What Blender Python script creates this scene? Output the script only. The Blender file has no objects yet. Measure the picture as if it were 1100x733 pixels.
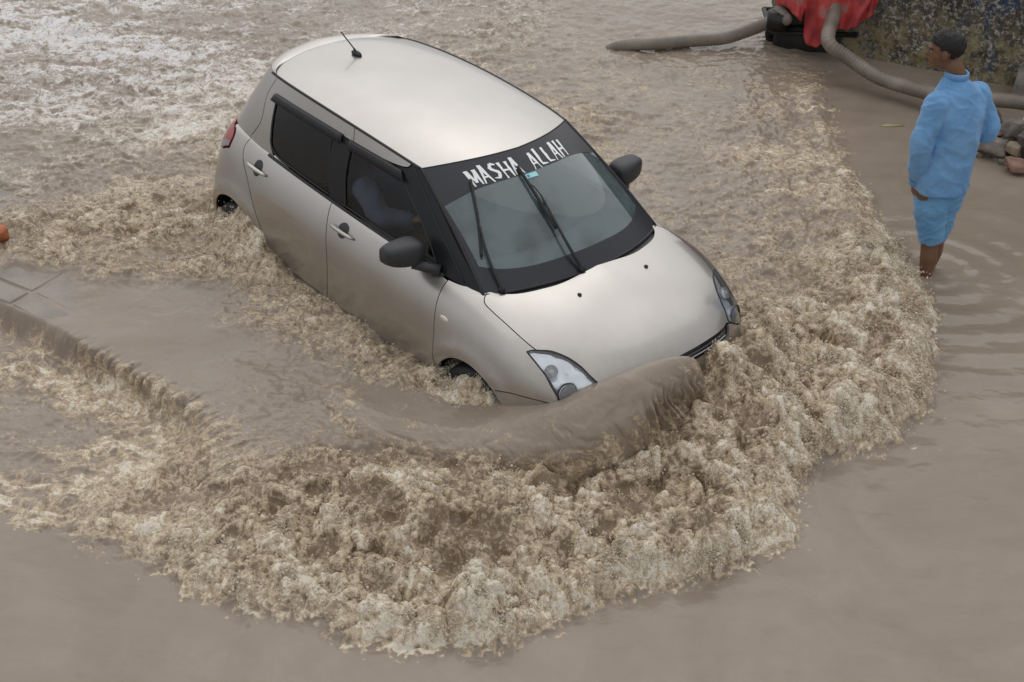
import bpy, math, random
import numpy as np
from mathutils import Matrix, Vector, geometry

# ------------------------------------------------------------------ camera, sky, sun, exposure
SC = bpy.context.scene
COL = SC.collection
CAM_R = np.array([[0.64299123, 0.76546829, 0.02491131], [0.42656336, -0.33091834, -0.84174625], [-0.63608646, 0.55186171, -0.53929832]])
CAM_C = np.array([6.7286433799, -5.3343850195, 5.3612428616])
cd = bpy.data.cameras.new('camera'); cam = bpy.data.objects.new('camera', cd); COL.objects.link(cam)
cd.sensor_width = 36.0; cd.lens = 36.0 * 1700 / 1100; cd.clip_start = 0.1; cd.clip_end = 2000
mw = np.eye(4); mw[:3, 0] = CAM_R[0]; mw[:3, 1] = -CAM_R[1]; mw[:3, 2] = -CAM_R[2]; mw[:3, 3] = CAM_C
cam.matrix_world = Matrix(mw.tolist())
SC.camera = cam
SC.render.resolution_x, SC.render.resolution_y = 1024, 682

SUN_EL, SUN_AZ = math.radians(50), math.radians(-50)        # azimuth measured from +Y towards +X
world = bpy.data.worlds.new('World'); SC.world = world; world.use_nodes = True
nt = world.node_tree; bg = nt.nodes['Background']
sky = nt.nodes.new('ShaderNodeTexSky'); sky.sky_type = 'NISHITA'; sky.sun_disc = False
sky.sun_elevation = SUN_EL; sky.sun_rotation = SUN_AZ; sky.air_density = 1.0; sky.dust_density = 6.0; sky.ozone_density = 1.0
hs = nt.nodes.new('ShaderNodeHueSaturation'); hs.inputs['Saturation'].default_value = 0.18
# overcast: a closed cloud sheet evens the clear sky out and is brightest overhead
wtc = nt.nodes.new('ShaderNodeTexCoord'); wsp = nt.nodes.new('ShaderNodeSeparateXYZ'); nt.links.new(wtc.outputs['Generated'], wsp.inputs[0])
wcl = nt.nodes.new('ShaderNodeTexNoise'); wcl.inputs['Scale'].default_value = 2.2; wcl.inputs['Detail'].default_value = 5; nt.links.new(wtc.outputs['Generated'], wcl.inputs['Vector'])
wmr = nt.nodes.new('ShaderNodeMapRange'); wmr.inputs[1].default_value = 0.0; wmr.inputs[2].default_value = 1.0; wmr.inputs[3].default_value = 4.2; wmr.inputs[4].default_value = 7.6; nt.links.new(wsp.outputs['Z'], wmr.inputs[0])
wmu = nt.nodes.new('ShaderNodeMath'); wmu.operation = 'MULTIPLY'; nt.links.new(wmr.outputs[0], wmu.inputs[0])
wad = nt.nodes.new('ShaderNodeMapRange'); wad.inputs[3].default_value = .82; wad.inputs[4].default_value = 1.18; nt.links.new(wcl.outputs['Fac'], wad.inputs[0]); nt.links.new(wad.outputs[0], wmu.inputs[1])
wco = nt.nodes.new('ShaderNodeCombineColor')
for k, c in enumerate((.985, 1.0, 1.03)):
    q = nt.nodes.new('ShaderNodeMath'); q.operation = 'MULTIPLY'; q.inputs[1].default_value = c; nt.links.new(wmu.outputs[0], q.inputs[0]); nt.links.new(q.outputs[0], wco.inputs[k])
wmx = nt.nodes.new('ShaderNodeMix'); wmx.data_type = 'RGBA'; wmx.inputs['Factor'].default_value = .84
nt.links.new(sky.outputs[0], hs.inputs['Color']); nt.links.new(hs.outputs[0], wmx.inputs[6]); nt.links.new(wco.outputs[0], wmx.inputs[7]); nt.links.new(wmx.outputs[2], bg.inputs['Color'])
bg.inputs['Strength'].default_value = 0.12
sl = bpy.data.lights.new('sun', 'SUN'); sl.energy = 0.5; sl.angle = math.radians(90); sl.color = (1.0, 0.97, 0.93)
so = bpy.data.objects.new('sun', sl); COL.objects.link(so)
sd = Vector((math.sin(SUN_AZ) * math.cos(SUN_EL), math.cos(SUN_AZ) * math.cos(SUN_EL), math.sin(SUN_EL)))
so.rotation_euler = sd.to_track_quat('Z', 'Y').to_euler(); so.location = (0, 0, 12)
SC.view_settings.view_transform = 'Standard'; SC.view_settings.look = 'None'; SC.view_settings.gamma = 1.0
SC.view_settings.use_curve_mapping = False
SC.view_settings.exposure = 0.08
SC.render.engine = 'CYCLES'; SC.cycles.max_bounces = 8; SC.cycles.transparent_max_bounces = 12
SC.cycles.use_denoising = True

# ------------------------------------------------------------------ helpers
rng = np.random.default_rng(7)

def tag(o, label=None, cat=None, group=None, kind=None):
    if label: o['label'] = label
    if cat: o['category'] = cat
    if group: o['group'] = group
    if kind: o['kind'] = kind
    return o

def empty(name, loc=(0, 0, 0), label=None, cat=None, group=None):
    o = bpy.data.objects.new(name, None); COL.objects.link(o); o.location = loc; o.empty_display_size = .2
    return tag(o, label, cat, group)

def mk(name, verts, faces, mat, parent=None, smooth=True):
    me = bpy.data.meshes.new(name)
    verts = np.asarray(verts, float).reshape(-1, 3)
    if parent is not None: verts = verts - np.array(parent_loc(parent))
    if isinstance(faces, np.ndarray) and faces.ndim == 2:
        n, k = faces.shape
        me.vertices.add(len(verts)); me.vertices.foreach_set('co', verts.astype(np.float32).ravel())
        me.loops.add(n * k); me.loops.foreach_set('vertex_index', faces.astype(np.int32).ravel())
        me.polygons.add(n); me.polygons.foreach_set('loop_start', np.arange(n, dtype=np.int32) * k)
        me.update(calc_edges=True); me.validate()
    else:
        me.from_pydata(verts.tolist(), [], [list(map(int, f)) for f in faces]); me.update()
    me.polygons.foreach_set('use_smooth', [smooth] * len(me.polygons))
    me.materials.append(mat)
    o = bpy.data.objects.new(name, me); COL.objects.link(o)
    if parent is not None: o.parent = parent
    return o

def parent_loc(p):
    l = np.array(p.location)
    return l + (parent_loc(p.parent) if p.parent else 0)

class MB:
    """collects verts and faces of one mesh"""
    def __init__(s): s.v = []; s.f = []; s.n = 0
    def add(s, V, Fs):
        V = np.asarray(V, float).reshape(-1, 3); s.v.append(V); s.f += [[int(i) + s.n for i in f] for f in Fs]; s.n += len(V); return s
    def box(s, c, size, R=None, bev=.12):
        # chamfered box
        h = np.array(size, float) / 2; b = min(h) * bev * 2
        V = []; 
        for sx in (-1, 1):
            for sy in (-1, 1):
                for sz in (-1, 1):
                    for ax in range(3):
                        p = h.copy() - b; p[ax] = h[ax]; V.append(p * (sx, sy, sz))
        V = np.array(V); idx = lambda sx, sy, sz, ax: ((sx * 2 + sy) * 2 + sz) * 3 + ax
        Fs = []
        for ax in range(3):
            for sg in (0, 1):
                o = [a for a in range(3) if a != ax]; q = []
                for a, b2 in ((0, 0), (1, 0), (1, 1), (0, 1)):
                    k = [0, 0, 0]; k[ax] = sg; k[o[0]] = a; k[o[1]] = b2; q.append(idx(*k, ax))
                Fs.append(q)
        for ax in range(3):
            o = [a for a in range(3) if a != ax]
            for a in (0, 1):
                for b2 in (0, 1):
                    k0 = [0, 0, 0]; k1 = [0, 0, 0]; k0[o[0]] = k1[o[0]] = a; k0[o[1]] = k1[o[1]] = b2; k1[ax] = 1
                    Fs.append([idx(*k0, o[0]), idx(*k1, o[0]), idx(*k1, o[1]), idx(*k0, o[1])])
        for sx in (0, 1):
            for sy in (0, 1):
                for sz in (0, 1): Fs.append([idx(sx, sy, sz, a) for a in range(3)])
        out = []
        for f in Fs:
            P = V[f]; n = np.cross(P[1] - P[0], P[2] - P[0])
            out.append(f if n @ P.mean(0) > 0 else f[::-1])
        if R is not None: V = V @ np.array(R).T
        return s.add(V + np.array(c), out)
    def tube(s, P, r, n=10, cap=True):
        V, Fs = tube_geo(P, r, n, cap); return s.add(V, Fs)
    def build(s, name, mat, parent=None, smooth=True):
        return mk(name, np.concatenate(s.v), s.f, mat, parent, smooth)

def tube_geo(P, r, n=10, cap=True, up=(0, 0, 1), flat=1.0):
    P = np.asarray(P, float); m = len(P); r = np.broadcast_to(np.asarray(r, float), (m,))
    T = np.gradient(P, axis=0); T /= np.linalg.norm(T, axis=1, keepdims=True) + 1e-12
    a = np.array(up, float)
    if abs(T[0] @ a) > .9: a = np.array((1., 0, 0)) if abs(T[0][0]) < .8 else np.array((0, 1., 0))
    V = []
    for i in range(m):
        a = a - T[i] * (a @ T[i]); a /= np.linalg.norm(a) + 1e-12; b = np.cross(T[i], a)
        for k in range(n):
            t = 2 * math.pi * k / n; V.append(P[i] + r[i] * (math.cos(t) * b + flat * math.sin(t) * a))
    Fs = [[i * n + k, i * n + (k + 1) % n, (i + 1) * n + (k + 1) % n, (i + 1) * n + k] for i in range(m - 1) for k in range(n)]
    if cap: Fs += [list(range(n))[::-1], [(m - 1) * n + k for k in range(n)]]
    return np.array(V), Fs

def crom(P, k=8, closed=False):
    """Catmull-Rom through P"""
    P = np.asarray(P, float); n = len(P); out = []
    g = lambda i: P[i % n] if closed else (P[i] if 0 <= i < n else (2 * P[0] - P[1] if i < 0 else 2 * P[-1] - P[-2]))
    for i in range(n if closed else n - 1):
        a, b, c, d = g(i - 1), g(i), g(i + 1), g(i + 2)
        for t in np.arange(k) / k:
            out.append(.5 * (2 * b + (c - a) * t + (2 * a - 5 * b + 4 * c - d) * t * t + (3 * b - a - 3 * c + d) * t ** 3))
    if not closed: out.append(P[-1])
    return np.array(out)

# numpy noises
def _h(ix, iy, iz, seed):
    h = (ix.astype(np.int64) * 374761393 + iy.astype(np.int64) * 668265263 + iz * 2147483647 + seed * 974711) & 0xffffffff
    h = ((h ^ (h >> 13)) * 1274126177) & 0xffffffff
    return h ^ (h >> 16)

def perlin(x, y, z=None, seed=0):
    if z is None:
        x0 = np.floor(x); y0 = np.floor(y); fx = x - x0; fy = y - y0
        u = fx * fx * fx * (fx * (fx * 6 - 15) + 10); v = fy * fy * fy * (fy * (fy * 6 - 15) + 10); r = []
        for dy in (0, 1):
            for dx in (0, 1):
                a = _h(x0 + dx, y0 + dy, 0, seed) * (2 * math.pi / 4294967296.0)
                r.append(np.cos(a) * (fx - dx) + np.sin(a) * (fy - dy))
        return ((r[0] * (1 - u) + r[1] * u) * (1 - v) + (r[2] * (1 - u) + r[3] * u) * v) * 1.4
    x0 = np.floor(x); y0 = np.floor(y); z0 = np.floor(z); fx = x - x0; fy = y - y0; fz = z - z0
    s = lambda t: t * t * t * (t * (t * 6 - 15) + 10); u, v, w = s(fx), s(fy), s(fz); tot = 0
    for dz in (0, 1):
        for dy in (0, 1):
            for dx in (0, 1):
                h = _h(x0 + dx, y0 + dy, (z0 + dz).astype(np.int64), seed)
                a = (h & 0xffff) * (2 * math.pi / 65536); c = ((h >> 16) & 0xffff) / 32768. - 1; sq = np.sqrt(1 - c * c)
                g = sq * np.cos(a) * (fx - dx) + sq * np.sin(a) * (fy - dy) + c * (fz - dz)
                tot = tot + g * (u if dx else 1 - u) * (v if dy else 1 - v) * (w if dz else 1 - w)
    return tot * 1.5

def fbm(x, y, oct=4, seed=0, lac=2.03, gain=.5):
    a = 1; s = 0; t = 0
    for i in range(oct): s = s + a * perlin(x, y, seed=seed + i * 17); t += a; x = x * lac + 3.7; y = y * lac + 1.3; a *= gain
    return s / t

def ridged(x, y, oct=4, seed=0):
    a = 1; s = 0; t = 0
    for i in range(oct): s = s + a * (1 - np.abs(perlin(x, y, seed=seed + i * 13)) * 2) ; t += a; x = x * 2.07 + 1.7; y = y * 2.07 + 5.1; a *= .55
    return s / t

def worley(x, y, seed=0):
    x0 = np.floor(x); y0 = np.floor(y); f1 = np.full(x.shape, 9.); f2 = f1.copy()
    for dy in (-1, 0, 1):
        for dx in (-1, 0, 1):
            h = _h(x0 + dx, y0 + dy, 0, seed)
            d = (x0 + dx + (h & 0xffff) / 65536. - x) ** 2 + (y0 + dy + ((h >> 16) & 0xffff) / 65536. - y) ** 2
            f2 = np.minimum(f2, np.maximum(f1, d)); f1 = np.minimum(f1, d)
    return np.sqrt(f1), np.sqrt(f2)

sst = lambda a, b, x: (lambda t: t * t * (3 - 2 * t))(np.clip((x - a) / (b - a), 0, 1))

def poly_dist(x, y, L):
    """signed distance to an open polyline (positive to its left) and the arc length of the nearest point"""
    L = np.asarray(L, float); best = np.full(x.shape, 1e9); sg = np.ones(x.shape); arc = np.zeros(x.shape); s0 = 0
    for a, b in zip(L[:-1], L[1:]):
        d = b - a; l = np.hypot(*d); t = ((x - a[0]) * d[0] + (y - a[1]) * d[1]) / l / l; tc = np.clip(t, 0, 1)
        q = np.hypot(x - a[0] - tc * d[0], y - a[1] - tc * d[1]); cr = d[0] * (y - a[1]) - d[1] * (x - a[0])
        # at shared corners keep the sign of the segment seen more squarely
        m = q < best - 1e-9
        sg = np.where(m, np.sign(cr), sg); arc = np.where(m, s0 + tc * l, arc); best = np.where(m, q, best); s0 += l
    return best * sg, arc

# ------------------------------------------------------------------ materials
def nodes(name):
    m = bpy.data.materials.new(name); m.use_nodes = True; n = m.node_tree
    return m, n, n.nodes['Principled BSDF'], n.nodes, n.links

def mat(name, col, rough=.5, metal=0., bump=0., bscale=40., var=0., vscale=6., coat=0., spec=.5, var_col=None):
    m, n, p, N, L = nodes(name)
    p.inputs['Base Color'].default_value = (*col, 1); p.inputs['Roughness'].default_value = rough
    p.inputs['Metallic'].default_value = metal; p.inputs['Coat Weight'].default_value = coat; p.inputs['Coat Roughness'].default_value = .06
    p.inputs['Specular IOR Level'].default_value = spec
    tc = N.new('ShaderNodeTexCoord')
    if var > 0 or var_col:
        t = N.new('ShaderNodeTexNoise'); t.inputs['Scale'].default_value = vscale; t.inputs['Detail'].default_value = 6; L.new(tc.outputs['Object'], t.inputs['Vector'])
        r = N.new('ShaderNodeValToRGB'); c = np.array(col); c2 = np.array(var_col) if var_col else c
        r.color_ramp.elements[0].position = .38; r.color_ramp.elements[1].position = .64
        r.color_ramp.elements[0].color = (*(c * (1 - var)), 1); r.color_ramp.elements[1].color = (*(c2 * (1 + (0 if var_col else var))), 1)
        L.new(t.outputs['Fac'], r.inputs[0]); L.new(r.outputs[0], p.inputs['Base Color'])
        mr = N.new('ShaderNodeMapRange'); mr.inputs['To Min'].default_value = rough * .8; mr.inputs['To Max'].default_value = min(1, rough * 1.25)
        L.new(t.outputs['Fac'], mr.inputs[0]); L.new(mr.outputs[0], p.inputs['Roughness'])
    if bump > 0:
        t = N.new('ShaderNodeTexNoise'); t.inputs['Scale'].default_value = bscale; t.inputs['Detail'].default_value = 5; L.new(tc.outputs['Object'], t.inputs['Vector'])
        b = N.new('ShaderNodeBump'); b.inputs['Strength'].default_value = bump; b.inputs['Distance'].default_value = .01
        L.new(t.outputs['Fac'], b.inputs['Height']); L.new(b.outputs[0], p.inputs['Normal'])
    return m

# ------------------------------------------------------------------ spline surfaces of the car
def bs_basis(n, t):
    """clamped uniform cubic B-spline basis weights, t array in [0,n-3]"""
    t = np.clip(np.asarray(t, float), 0, n - 3 - 1e-9)
    kn = np.concatenate([[0]*3, np.arange(n - 2), [n - 3]*3]).astype(float)
    k = np.floor(t).astype(int) + 3
    N = np.zeros(t.shape + (n,))
    B = [np.ones_like(t)]
    for p in range(1, 4):
        nb = [np.zeros_like(t) for _ in range(p + 1)]
        for r in range(p):
            l = kn[k - p + 1 + r]; h = kn[k + 1 + r]
            w = B[r] / (h - l)
            nb[r] = nb[r] + w * (h - t)
            nb[r + 1] = nb[r + 1] + w * (t - l)
        B = nb
    for r in range(4):
        np.put_along_axis(N, (k - 3 + r)[..., None], B[r][..., None], -1)
    return N
class Surf:
    def __init__(s, P, bump=None):
        s.P = np.array(P, float); s.ni, s.nj = s.P.shape[:2]; s.U = s.ni - 3; s.V = s.nj - 3; s.bump = bump
    def __call__(s, uv):
        uv = np.asarray(uv, float)
        X = np.einsum('...i,...j,ijk->...k', bs_basis(s.ni, uv[..., 0]), bs_basis(s.nj, uv[..., 1]), s.P)
        return X if s.bump is None else s.bump(X)
    def jac(s, uv, e=1e-3):
        uv = np.asarray(uv, float); a = np.clip(uv[..., 0], e, s.U - e); b = np.clip(uv[..., 1], e, s.V - e)
        f = lambda da, db: s(np.stack([a + da, b + db], -1))
        return (f(e, 0) - f(-e, 0)) / (2 * e), (f(0, e) - f(0, -e)) / (2 * e)
    def normal(s, uv):
        a, b = s.jac(uv); n = np.cross(a, b); return n / (np.linalg.norm(n, axis=-1, keepdims=True) + 1e-12)
def lower_stations():
    S = []
    # nose ring (centre plane), then round the corner and back along the side; each: list of 9 (x,y,z)
    S.append([(1.90,0,.18),(1.955,0,.30),(1.985,0,.44),(1.985,0,.56),(1.965,0,.66),(1.945,0,.715),(1.915,0,.765),(1.87,0,.81),(1.82,0,.84)])
    S.append([(1.895,.20,.18),(1.95,.20,.30),(1.98,.21,.44),(1.98,.21,.56),(1.96,.21,.66),(1.94,.21,.715),(1.905,.20,.765),(1.85,.15,.825),(1.78,0,.865)])
    S.append([(1.85,.46,.18),(1.91,.46,.30),(1.94,.46,.44),(1.94,.46,.56),(1.92,.46,.65),(1.895,.46,.705),(1.84,.40,.785),(1.77,.22,.865),(1.70,0,.895)])
    S.append([(1.72,.68,.19),(1.80,.66,.30),(1.83,.67,.44),(1.83,.68,.55),(1.80,.68,.64),(1.765,.66,.72),(1.70,.52,.84),(1.64,.26,.905),(1.60,0,.925)])
    S.append([(1.56,.77,.19),(1.61,.78,.30),(1.63,.795,.44),(1.63,.80,.56),(1.62,.79,.68),(1.60,.745,.80),(1.56,.55,.90),(1.52,.27,.945),(1.49,0,.96)])
    def st(x, hw, zb, yb, j6, j7, j8, ws=0):
        return [(x,hw-.08,.19),(x,hw-.03,.30),(x,hw-.005,.46),(x,hw+.012,.62),(x,hw+.004,.80),(x,yb,zb),(x+ws*.5,)+j6,(x+ws*.8,)+j7,(x+ws,)+j8]
    S.append(st(1.40,.825,.875,.755,(.56,.935),(.28,.975),(0,.985)))
    S.append(st(1.20,.832,.925,.75,(.56,.965),(.28,.995),(0,1.005),.08))
    S.append(st(.95,.832,.955,.74,(.58,.985),(.28,1.0),(0,1.01),.15))
    S.append(st(.60,.832,.975,.735,(.58,1.0),(.28,1.0),(0,1.0)))
    S.append(st(.20,.832,.985,.735,(.58,1.0),(.28,1.0),(0,1.0)))
    S.append(st(-.20,.832,.99,.735,(.58,1.01),(.28,1.0),(0,1.0)))
    S.append(st(-.60,.83,1.01,.735,(.58,1.03),(.28,1.0),(0,1.0)))
    S.append(st(-1.0,.83,1.03,.735,(.58,1.06),(.28,1.0),(0,1.0)))
    S.append(st(-1.32,.82,1.05,.72,(.58,1.08),(.28,1.0),(0,1.0)))
    S.append([(-1.50,.72,.22),(-1.55,.78,.32),(-1.56,.79,.47),(-1.55,.795,.62),(-1.53,.775,.80),(-1.50,.685,1.03),(-1.42,.52,1.08),(-1.3,.28,1.0),(-1.3,0,1.0)])
    S.append([(-1.62,.54,.22),(-1.69,.60,.32),(-1.71,.61,.47),(-1.70,.60,.62),(-1.67,.58,.80),(-1.60,.52,1.03),(-1.50,.42,1.06),(-1.3,.28,1.0),(-1.3,0,1.0)])
    S.append([(-1.66,.25,.22),(-1.73,.27,.32),(-1.75,.27,.47),(-1.74,.27,.62),(-1.71,.27,.80),(-1.64,.25,1.03),(-1.54,.22,1.06),(-1.3,.15,1.0),(-1.3,0,1.0)])
    S.append([(-1.67,0,.22),(-1.735,0,.32),(-1.755,0,.47),(-1.745,0,.62),(-1.72,0,.80),(-1.65,0,1.03),(-1.55,0,1.06),(-1.3,0,1.0),(-1.3,0,.99)])
    return np.array(S)
ARCH = ((1.20, .32), (-1.195, .32))
def flare(X):
    X = X.copy()
    for ax, az in ARCH:
        d = np.hypot(X[..., 0] - ax, (X[..., 2] - az))
        w = np.exp(-((d - .37) / .055) ** 2) * .022 + np.exp(-((d - .40) / .13) ** 2) * .012
        side = np.clip((np.abs(X[..., 1]) - .55) / .12, 0, 1) * np.clip((.86 - X[..., 2]) / .2, 0, 1)
        X[..., 1] += np.sign(X[..., 1]) * w * side
    return X
LOWER = Surf(lower_stations(), flare)
# greenhouse side: belt (j0) .. gutter (j4); stations from the windscreen edge back and round to the rear centre
def house_stations():
    def row(b, t, bulge=.024):
        b = np.array(b, float); t = np.array(t, float); r = []
        for k, f in enumerate((0, .3, .62, .87, 1)):
            p = b + (t - b) * f; p[1] += bulge * 4 * f * (1 - f) * .8; r.append(p)
        return r
    return np.array([row((1.085,.650,.950),(.385,.535,1.400),.012),
        row((1.02,.672,.950),(.33,.545,1.408),.014),
        row((.80,.695,.955),(.20,.552,1.420)),
        row((.45,.70,.965),(.02,.558,1.435)),
        row((0,.70,.970),(-.25,.560,1.447)),
        row((-.45,.70,.985),(-.60,.555,1.450)),
        row((-.9,.70,1.010),(-.92,.535,1.442)),
        row((-1.22,.69,1.030),(-1.12,.505,1.430)),
        row((-1.46,.645,1.04),(-1.28,.46,1.42)),
        row((-1.58,.50,1.04),(-1.38,.36,1.425)),
        row((-1.63,.25,1.04),(-1.44,.18,1.44),0),
        row((-1.64,0,1.04),(-1.45,0,1.445),0)])
HOUSE = Surf(house_stations())
def roof_stations():
    A = []
    for xc, xe, w, ze, zc in ((.585,.385,.535,1.400,1.452),(.40,.24,.548,1.416,1.482),(.12,.0,.556,1.432,1.505),(-.25,-.35,.558,1.445,1.513),(-.65,-.70,.548,1.447,1.508),(-1.0,-1.0,.525,1.438,1.49),(-1.22,-1.15,.50,1.428,1.470),(-1.32,-1.215,.48,1.418,1.452)):
        r = []
        for f in (0,.2,.45,.7,.88,1):
            y = w * f; s = f ** 2.4
            r.append((xc + (xe - xc) * f ** 2, y, zc + (ze - zc) * s + .004 * np.sin(np.pi * f)))
        A.append(r)
    return np.array(A)
ROOF = Surf(roof_stations())
def screen_stations():
    # i: top (0) -> cowl, j: centre -> edge ; bulged
    A = []
    top = lambda f: np.array((.585 - .20 * f ** 2, .535 * f, 1.452 - .052 * f ** 2.4))
    bot = lambda f: np.array((1.275 - .19 * f ** 2.2, .650 * f, .985 - .035 * f ** 2))
    for g in (0,.2,.4,.6,.8,1):
        r = []
        for f in (0,.25,.5,.75,.9,1):
            p = top(f) * (1 - g) + bot(f) * g; b = .035 * 4 * g * (1 - g) * (1 - .5 * f ** 2)
            r.append(p + b * np.array((.5, 0, .85)))
        A.append(r)
    return np.array(A)
SCREEN = Surf(screen_stations())

# ------------------------------------------------------------------ the flood water
def water_material():
    m, n, p, N, L = nodes('muddy_water')
    def at(nm): a = N.new('ShaderNodeAttribute'); a.attribute_name = nm; return a.outputs['Fac']
    def math_(op, a, b=None, clamp=False):
        q = N.new('ShaderNodeMath'); q.operation = op; q.use_clamp = clamp
        for i, v in enumerate((a, b)):
            if v is None: continue
            if isinstance(v, (int, float)): q.inputs[i].default_value = v
            else: L.new(v, q.inputs[i])
        return q.outputs[0]
    def ramp(f, stops):
        r = N.new('ShaderNodeValToRGB'); e = r.color_ramp.elements
        while len(e) < len(stops): e.new(.5)
        for k, (pos, c) in zip(e, stops): k.position = pos; k.color = (*c, 1) if len(c) == 3 else c
        L.new(f, r.inputs[0]); return r.outputs[0]
    def noise(sc, det, dist=0., rough=.55, vec=None):
        t = N.new('ShaderNodeTexNoise'); t.inputs['Scale'].default_value = sc; t.inputs['Detail'].default_value = det
        t.inputs['Distortion'].default_value = dist; t.inputs['Roughness'].default_value = rough
        L.new(vec or tc, t.inputs['Vector']); return t.outputs['Fac']
    tcn = N.new('ShaderNodeTexCoord'); tc = tcn.outputs['Object']
    foam = at('foam')
    # lacy net: warped voronoi edges
    nz = N.new('ShaderNodeTexNoise'); nz.inputs['Scale'].default_value = 7; nz.inputs['Detail'].default_value = 5; L.new(tc, nz.inputs['Vector'])
    vm = N.new('ShaderNodeVectorMath'); vm.operation = 'MULTIPLY_ADD'; vm.inputs[1].default_value = (.22, .22, .22)
    L.new(nz.outputs['Color'], vm.inputs[0]); L.new(tc, vm.inputs[2]); warped = vm.outputs[0]
    def vor(sc):
        v = N.new('ShaderNodeTexVoronoi'); v.feature = 'DISTANCE_TO_EDGE'; v.inputs['Scale'].default_value = sc; L.new(warped, v.inputs['Vector']); return v.outputs['Distance']
    e1 = math_('SUBTRACT', 1, math_('MULTIPLY', vor(11), 3.2), True)
    e2 = math_('SUBTRACT', 1, math_('MULTIPLY', vor(30), 3.0), True)
    fine = noise(120, 4, .6, .7)
    med = noise(32, 6, .8, .65)
    def strings(sc, det, dist, k): return math_('SUBTRACT', 1, math_('MULTIPLY', math_('ABSOLUTE', math_('SUBTRACT', noise(sc, det, dist, .55), .5)), k), True)
    s1 = strings(7.5, 4, 1.6, 8); s2 = strings(17, 4, 1.4, 8); s3 = strings(46, 3, 1.0, 7)
    lace = math_('ADD', math_('MULTIPLY', s1, .34), math_('ADD', math_('MULTIPLY', s2, .34), math_('ADD', math_('MULTIPLY', s3, .15), math_('ADD', math_('MULTIPLY', med, .42), math_('ADD', math_('MULTIPLY', fine, .50), math_('MULTIPLY', e2, .08))))))
    # coverage: how much froth lies on the silty water, broken up by the lace
    cov = math_('SUBTRACT', math_('ADD', math_('MULTIPLY', foam, 1.42), math_('MULTIPLY', lace, 1.1)), 1.50)
    covs = math_('MULTIPLY', math_('MULTIPLY', cov, 1.45, True), math_('GREATER_THAN', foam, .004))
    mud = ramp(noise(1.3, 6, 1.0, .6), [(.3, (.245, .196, .150)), (.5, (.275, .224, .177)), (.72, (.315, .263, .212))])
    ms = N.new('ShaderNodeMix'); ms.data_type = 'RGBA'; L.new(at('silt_shade'), ms.inputs['Factor']); L.new(mud, ms.inputs[6]); ms.inputs[7].default_value = (.225, .163, .106, 1)  # silty ochre of the churned zone, doubling as painted shade in froth hollows
    froth = ramp(covs, [(0, (.30, .240, .178)), (.25, (.415, .325, .225)), (.65, (.575, .465, .325)), (1, (.86, .785, .655))])
    # cleaner, whiter bubbles far behind the car
    sx_ = N.new('ShaderNodeSeparateXYZ'); L.new(tc, sx_.inputs[0]); pr = N.new('ShaderNodeMapRange'); pr.inputs[1].default_value = -1.9; pr.inputs[2].default_value = -4.2; pr.inputs[3].default_value = 0; pr.inputs[4].default_value = 1; L.new(sx_.outputs['X'], pr.inputs[0])
    froth2 = ramp(covs, [(0, (.27, .22, .18)), (.25, (.44, .39, .34)), (.6, (.68, .64, .60)), (1, (.86, .84, .83))])
    fw = N.new('ShaderNodeMix'); fw.data_type = 'RGBA'; L.new(pr.outputs[0], fw.inputs['Factor']); L.new(froth, fw.inputs[6]); L.new(froth2, fw.inputs[7])
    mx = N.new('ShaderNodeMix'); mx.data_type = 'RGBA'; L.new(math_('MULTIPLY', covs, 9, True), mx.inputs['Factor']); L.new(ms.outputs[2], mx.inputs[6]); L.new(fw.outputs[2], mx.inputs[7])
    L.new(mx.outputs[2], p.inputs['Base Color'])
    mr = N.new('ShaderNodeMapRange'); mr.inputs['To Min'].default_value = .085; mr.inputs['To Max'].default_value = .34; L.new(covs, mr.inputs[0]); L.new(mr.outputs[0], p.inputs['Roughness'])
    p.inputs['Subsurface Weight'].default_value = .3; p.inputs['Subsurface Radius'].default_value = (1.0, .62, .34); p.inputs['Subsurface Scale'].default_value = .014
    p.inputs['IOR'].default_value = 1.33; p.inputs['Specular IOR Level'].default_value = .5
    b1 = N.new('ShaderNodeBump'); b1.inputs['Distance'].default_value = .012
    L.new(math_('ADD', math_('MULTIPLY', covs, .9), .03), b1.inputs['Strength']); L.new(lace, b1.inputs['Height'])
    b2 = N.new('ShaderNodeBump'); b2.inputs['Distance'].default_value = .02; b2.inputs['Strength'].default_value = .16
    L.new(math_('ADD', noise(7, 4, .3), math_('MULTIPLY', noise(26, 3, .5), .18)), b2.inputs['Height']); L.new(b1.outputs[0], b2.inputs['Normal']); L.new(b2.outputs[0], p.inputs['Normal'])
    return m
M_WATER = water_material()

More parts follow.
